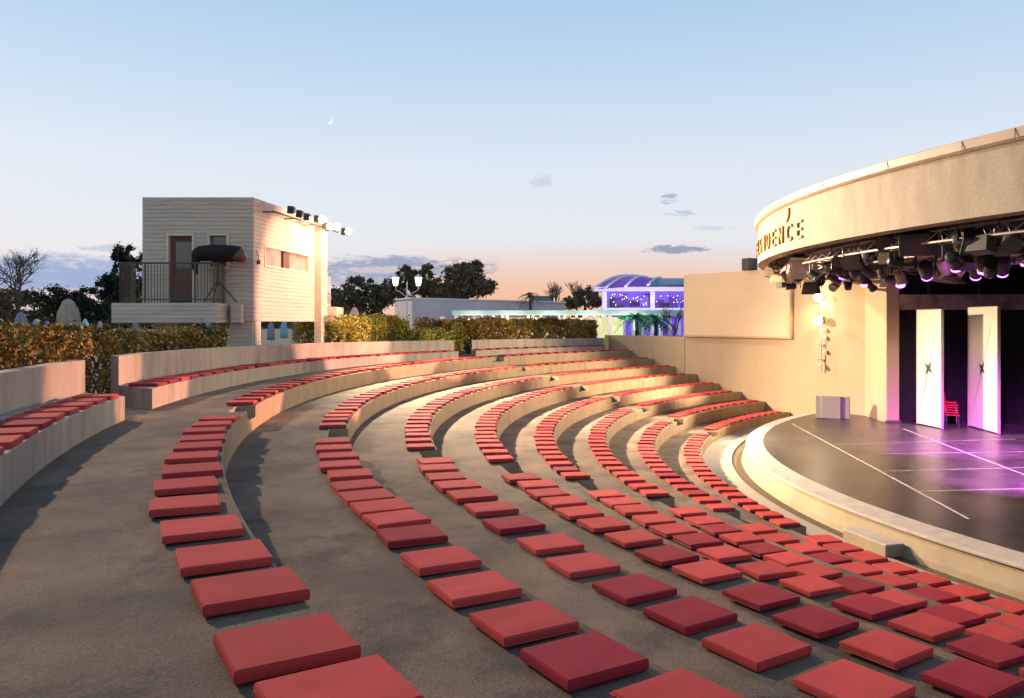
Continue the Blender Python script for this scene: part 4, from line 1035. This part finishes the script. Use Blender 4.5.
def palm(px, ptop, Y, label, seed, lit=False):
    rnd = random.Random(seed); t = P(px, ptop, Y); H = t.z-gz; root = thing('palm_tree', (t.x, t.y, gz), label, 'palm', 'palms near the pergola')
    MB().tube([(0, 0, -.1), (.1, 0, H*.5), (0, 0, H)], [.22, .17, .15], 8).build('trunk', M['bark'], root); mb = MB()
    for i in range(22):
        a = rnd.uniform(0, 6.28); el = rnd.uniform(-.3, 1.1); ln_ = 1.9; pr_ = None
        for j in range(9):
            q = j/8; p = Vector((math.cos(a)*ln_*q*math.cos(el), math.sin(a)*ln_*q*math.cos(el), H + math.sin(el)*ln_*q - 1.4*q*q))
            if pr_ is not None:
                sd2 = Vector((-math.sin(a), math.cos(a), 0))*(.32*math.sin(math.pi*min(1, q+.1))+.03)
                for s in (-1, 1): mb.poly([pr_, p, p+sd2*s+Vector((0, 0, -.12))])
            pr_ = p
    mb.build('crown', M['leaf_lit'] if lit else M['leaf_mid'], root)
palm(530, 296, 105, 'brown palm above the pale building roof', 5)
palm(636, 318, 72, 'green-lit palm before the purple pavilion', 6, True)
palm(655, 319, 70, 'green-lit palm nearer the beige wall', 7, True)
bare_tree(675, 296, 66, 'bare branching tree at the left end of the beige wall', 25, .40, 'bark', 5)
# far woodland belt on the left and behind
rnd = random.Random(77); mb = MB()
for i in range(42000):
    a = rnd.uniform(-62, 24); d = rnd.uniform(210, 300); h = 4.5 + 2.5*math.sin(a*.9) + 1.6*math.sin(a*2.7+1)
    leaf(mb, Vector((math.sin(R_(a))*d, math.cos(R_(a))*d, gz + h*rnd.random()**1.3)), rnd.uniform(.6, 1.5), rnd)
o = mb.build('woodland', M['leaf_dark']); tag(o, 'far dark belt of woodland along the horizon', 'woodland', kind='stuff')

# ------------------------------------------------------------------ street lamp
lt = P(407, 283, 62); sl = thing('street_lamp', (lt.x, lt.y, gz), 'double-headed white street lamp with lit lanterns', 'street lamp'); h = lt.z-gz
MB().lathe([(.16, 0), (.16, .25), (.08, .4), (.055, 1.0), (.045, h), (.02, h+.15)], 10).build('post', M['white_metal'], sl)
for s in (-1, 1):
    MB().tube([(0, 0, h-1.1), (s*.45, 0, h-.75), (s*.85, 0, h-.55), (s*.88, 0, h-.2)], .03, 6).build('arm', M['white_metal'], sl)
    lo_ = MB().lathe([(.16, h-.2), (.27, h+.4), (.24, h+.42)], 8, Matrix.Translation((s*.88, 0, 0))).build('lantern', M['lamp_warm'], sl)
    MB().lathe([(.31, h+.42), (.28, h+.47), (.08, h+.62), (.02, h+.72)], 8, Matrix.Translation((s*.88, 0, 0))).build('lantern_cap', M['white_metal'], lo_)

# ------------------------------------------------------------------ pale long building
b0 = P(395, 322, 95); b0.z = gz
pb_ = thing('long_building', b0, 'long low pale building behind the hedges', 'building')
def W3(px, Y): return Vector(((px-CX)/F*Y - b0.x, Y - b0.y))
zt_ = E + (HY-299.5)/F*95 - gz
mb = MB(); a, b, c_, d2 = W3(412, 92), W3(565, 112), W3(560, 122), W3(395, 99); mb.prism([a, b, c_, d2], 0, zt_); mb.build('wall', M['pink_wall'], pb_)
mb = MB(); mb.prism([a+Vector((-.1, -.15)), b+Vector((.2, -.15)), c_+Vector((.2, .15)), d2+Vector((-.2, .1))], zt_, zt_+.16); mb.build('parapet', M['white_metal'], pb_)
dv = (b-a).normalized(); nv = Vector((dv.y, -dv.x)); Lb = (b-a).length
for i in range(7):
    q = a + dv*(2+i*2.6) + nv*.03; wo2 = MB().box((q.x, q.y, 1.9), (1.1, .08, .9), rz=math.atan2(dv.y, dv.x)).build('window', M['white_metal'], pb_)
    q = q + nv*.045; MB().box((q.x, q.y, 1.9), (.95, .02, .75), rz=math.atan2(dv.y, dv.x)).build('pane', M['interior'] if i % 2 else M['glass_dark'], wo2)
b0 = P(541, 322, 170); b0.z = gz
fb = thing('distant_house', b0, 'small grey-blue house on the horizon left of the thin trees', 'building')
MB().box((0, 0, 3.4), (5, 5, 6.8)).build('wall', M['teal_roof'], fb); MB().box((0, 0, 6.95), (5.6, 5.6, .3)).build('roof', M['grey_board'], fb)
for x in (-1.5, 0, 1.5): MB().box((x, -2.52, 5.4), (.9, .05, 1)).build('window', M['glass_dark'], fb)

# ------------------------------------------------------------------ pergola with teal roof
b0 = P(568, 322, 78); b0.z = gz
pg = thing('pergola', b0, 'long low pergola with a thin teal roof and white columns', 'pergola')
x0, x1 = (452-CX)/F*78-b0.x, (690-CX)/F*78-b0.x; zr = E+(HY-314.5)/F*78-gz
mb = MB(); mb.box(((x0+x1)/2, 1.4, zr+.22), (x1-x0, 4.2, .34)); mb.build('roof', M['teal'], pg)
mb = MB(); mb.box(((x0+x1)/2, -.60, zr-.02), (x1-x0-.2, .12, .12)); mb.build('beam', M['white_metal'], pg)
n = 10
for i in range(n):
    x = x0+.4+(x1-x0-.8)*i/(n-1)
    MB().box((x, -.4, zr/2), (.30, .30, zr-.02)).build('column', M['white_metal'], pg)
mb = MB(); mb.box(((x0+x1)/2-2, 3.4, zr*.45), (x1-x0-8, .1, zr*.9)); mb.build('back_wall', M['interior'], pg)
mb = MB(); rnd = random.Random(3)
for i in range(40): MB().lathe([(.02, -.12), (.10, -.05), (.10, .05), (.02, .12)], 8, Matrix.Translation((rnd.uniform(x0+.6, x1-8), rnd.uniform(-.1, 2.6), zr*rnd.uniform(.5, .97)))).build('lantern_bulb', M['lamp_warm'], pg)
for k in range(5):
    d_ = bpy.data.lights.new('pergola_fill', 'POINT'); d_.energy = 170; d_.color = (1, .78, .55); d_.shadow_soft_size = .15  # added warm lamps in front, brightening columns and beam
    o = bpy.data.objects.new('pergola_fill', d_); COL.objects.link(o); o.location = b0 + Vector((x0+2+(x1-x0-8)*k/4, -2.2, zr*.8))
# low garden wall in front
# ------------------------------------------------------------------ purple pavilion
b0 = P(622, 322, 90); b0.z = gz
pv = thing('pavilion', b0, 'glass pavilion with arched roof lit purple inside', 'building')
def X(px): return (px-CX)/F*90 - b0.x
def Zp(py): return E+(HY-py)/F*90-gz
xl, xr = X(594), X(656); ze, zap = Zp(288), Zp(275.5); K = 12
RIBS = [((593, 289.5, 90), (633, 276.3, 95)), ((605, 288.6, 89.4), (639, 276.6, 94)), ((625, 287.2, 88.8), (648, 278.2, 92.5)), ((648, 285.5, 88.6), (661, 278.2, 92.5)), ((702, 284.5, 88.6), (702, 278, 92.5))]
def rib(i, q):
    (ex, ey, eY), (rx, ry, rY) = RIBS[i]; t = q/K; a_, b_ = P(ex, ey, eY), P(rx, ry, rY)
    p = a_*(1-t)+b_*t; p.z += .55*math.sin(math.pi*t)*(1 if i < 3 else .5); p -= b0; return p
def vault(name, i, j, m):
    mb = MB()
    for q in range(K): mb.quad(rib(i, q), rib(i, q+1), rib(j, q+1), rib(j, q))
    return mb.build(name, m, pv, merge=True)
vault('vault_glazing', 0, 1, M['lilac_panel']); vault('vault_glazing', 1, 2, M['lilac_panel']); vault('vault_glazing', 2, 3, M['lilac_panel']); vault('vault_roof', 3, 4, M['teal_roof'])
mb = MB()
rg = [rib(i, K) for i in range(5)]; bk = [Vector((rib(i, 0).x+1.0, 9.5, ze-.1)) for i in range(5)]
for i in range(4): mb.quad(rg[i], rg[i+1], bk[i+1], bk[i])
mb.build('rear_roof', M['teal_roof'], pv)
for i in range(4): MB().tube([rib(i, q)+Vector((0, -.05, .06)) for q in range(K+1)], .15, 6).build('rib', M['white_metal'], pv)
MB().box(((xl+X(700))/2, -.05, ze-.12), (X(700)-xl, .3, .5)).build('eave_beam', M['white_metal'], pv)
for px in (604.5, 652.5, 688): MB().box((X(px), 0, ze/2-.2), (.48, .3, ze-.4)).build('column', M['white_metal'], pv)
MB().box(((X(606)+X(704))/2, 4, ze/2), (X(704)-X(606), .2, ze)).build('back_wall', M['lilac'], pv)
MB().box(((xl+X(700))/2+.2, 1.2, Zp(309)), (X(700)-xl-.6, 2.4, .25)).build('gallery_floor', M['white_metal'], pv)
mb = MB()
for i in range(9): mb.box((X(608+i*9.5), 2.6, Zp(323)), (.38, .3, Zp(310)-.2))
mb.build('mullion', M['white_metal'], pv)
rnd = random.Random(12)
for i in range(26):
    w_, h_ = rnd.uniform(.4, 1.5), rnd.uniform(.5, 1.6); up = rnd.random() < .5
    MB().box((X(rnd.uniform(610, 690)), 3.2+.02*i, (Zp(308)+h_/2+rnd.uniform(0, .5)) if up else h_/2+rnd.uniform(0, .9)), (w_, .3, h_)).build('interior_panel', M[rnd.choice(('lilac_panel', 'black', 'lilac_panel', 'lilac'))], pv)
mb = MB(); rnd = random.Random(8)
for i in range(34): MB().lathe([(.01, -.05), (.05, 0), (.01, .05)], 6, Matrix.Translation((X(rnd.uniform(608, 684)), rnd.uniform(.2, 2.4), Zp(rnd.uniform(293, 305))))).build('fairy_light', M['lamp_warm'], pv)
for k in range(4):
    d_ = bpy.data.lights.new('pavilion_fill', 'POINT'); d_.energy = 260; d_.color = (.70, .58, 1); d_.shadow_soft_size = .2  # added fill lamps before the facade, whitening its columns
    o = bpy.data.objects.new('pavilion_fill', d_); COL.objects.link(o); o.location = b0 + Vector((X(604+k*26), -3.0, Zp(298)))
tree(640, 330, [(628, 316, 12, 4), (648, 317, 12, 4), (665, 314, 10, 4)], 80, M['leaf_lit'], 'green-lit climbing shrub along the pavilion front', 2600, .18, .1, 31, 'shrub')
for px, py in ((618, 316), (640, 318)):
    p = P(px, py, 79); d_ = bpy.data.lights.new('green_light', 'POINT'); d_.energy = 220; d_.color = (.15, 1, .5); d_.shadow_soft_size = .2
    o = bpy.data.objects.new('green_light', d_); COL.objects.link(o); o.location = p + Vector((0, -.8, -.4))
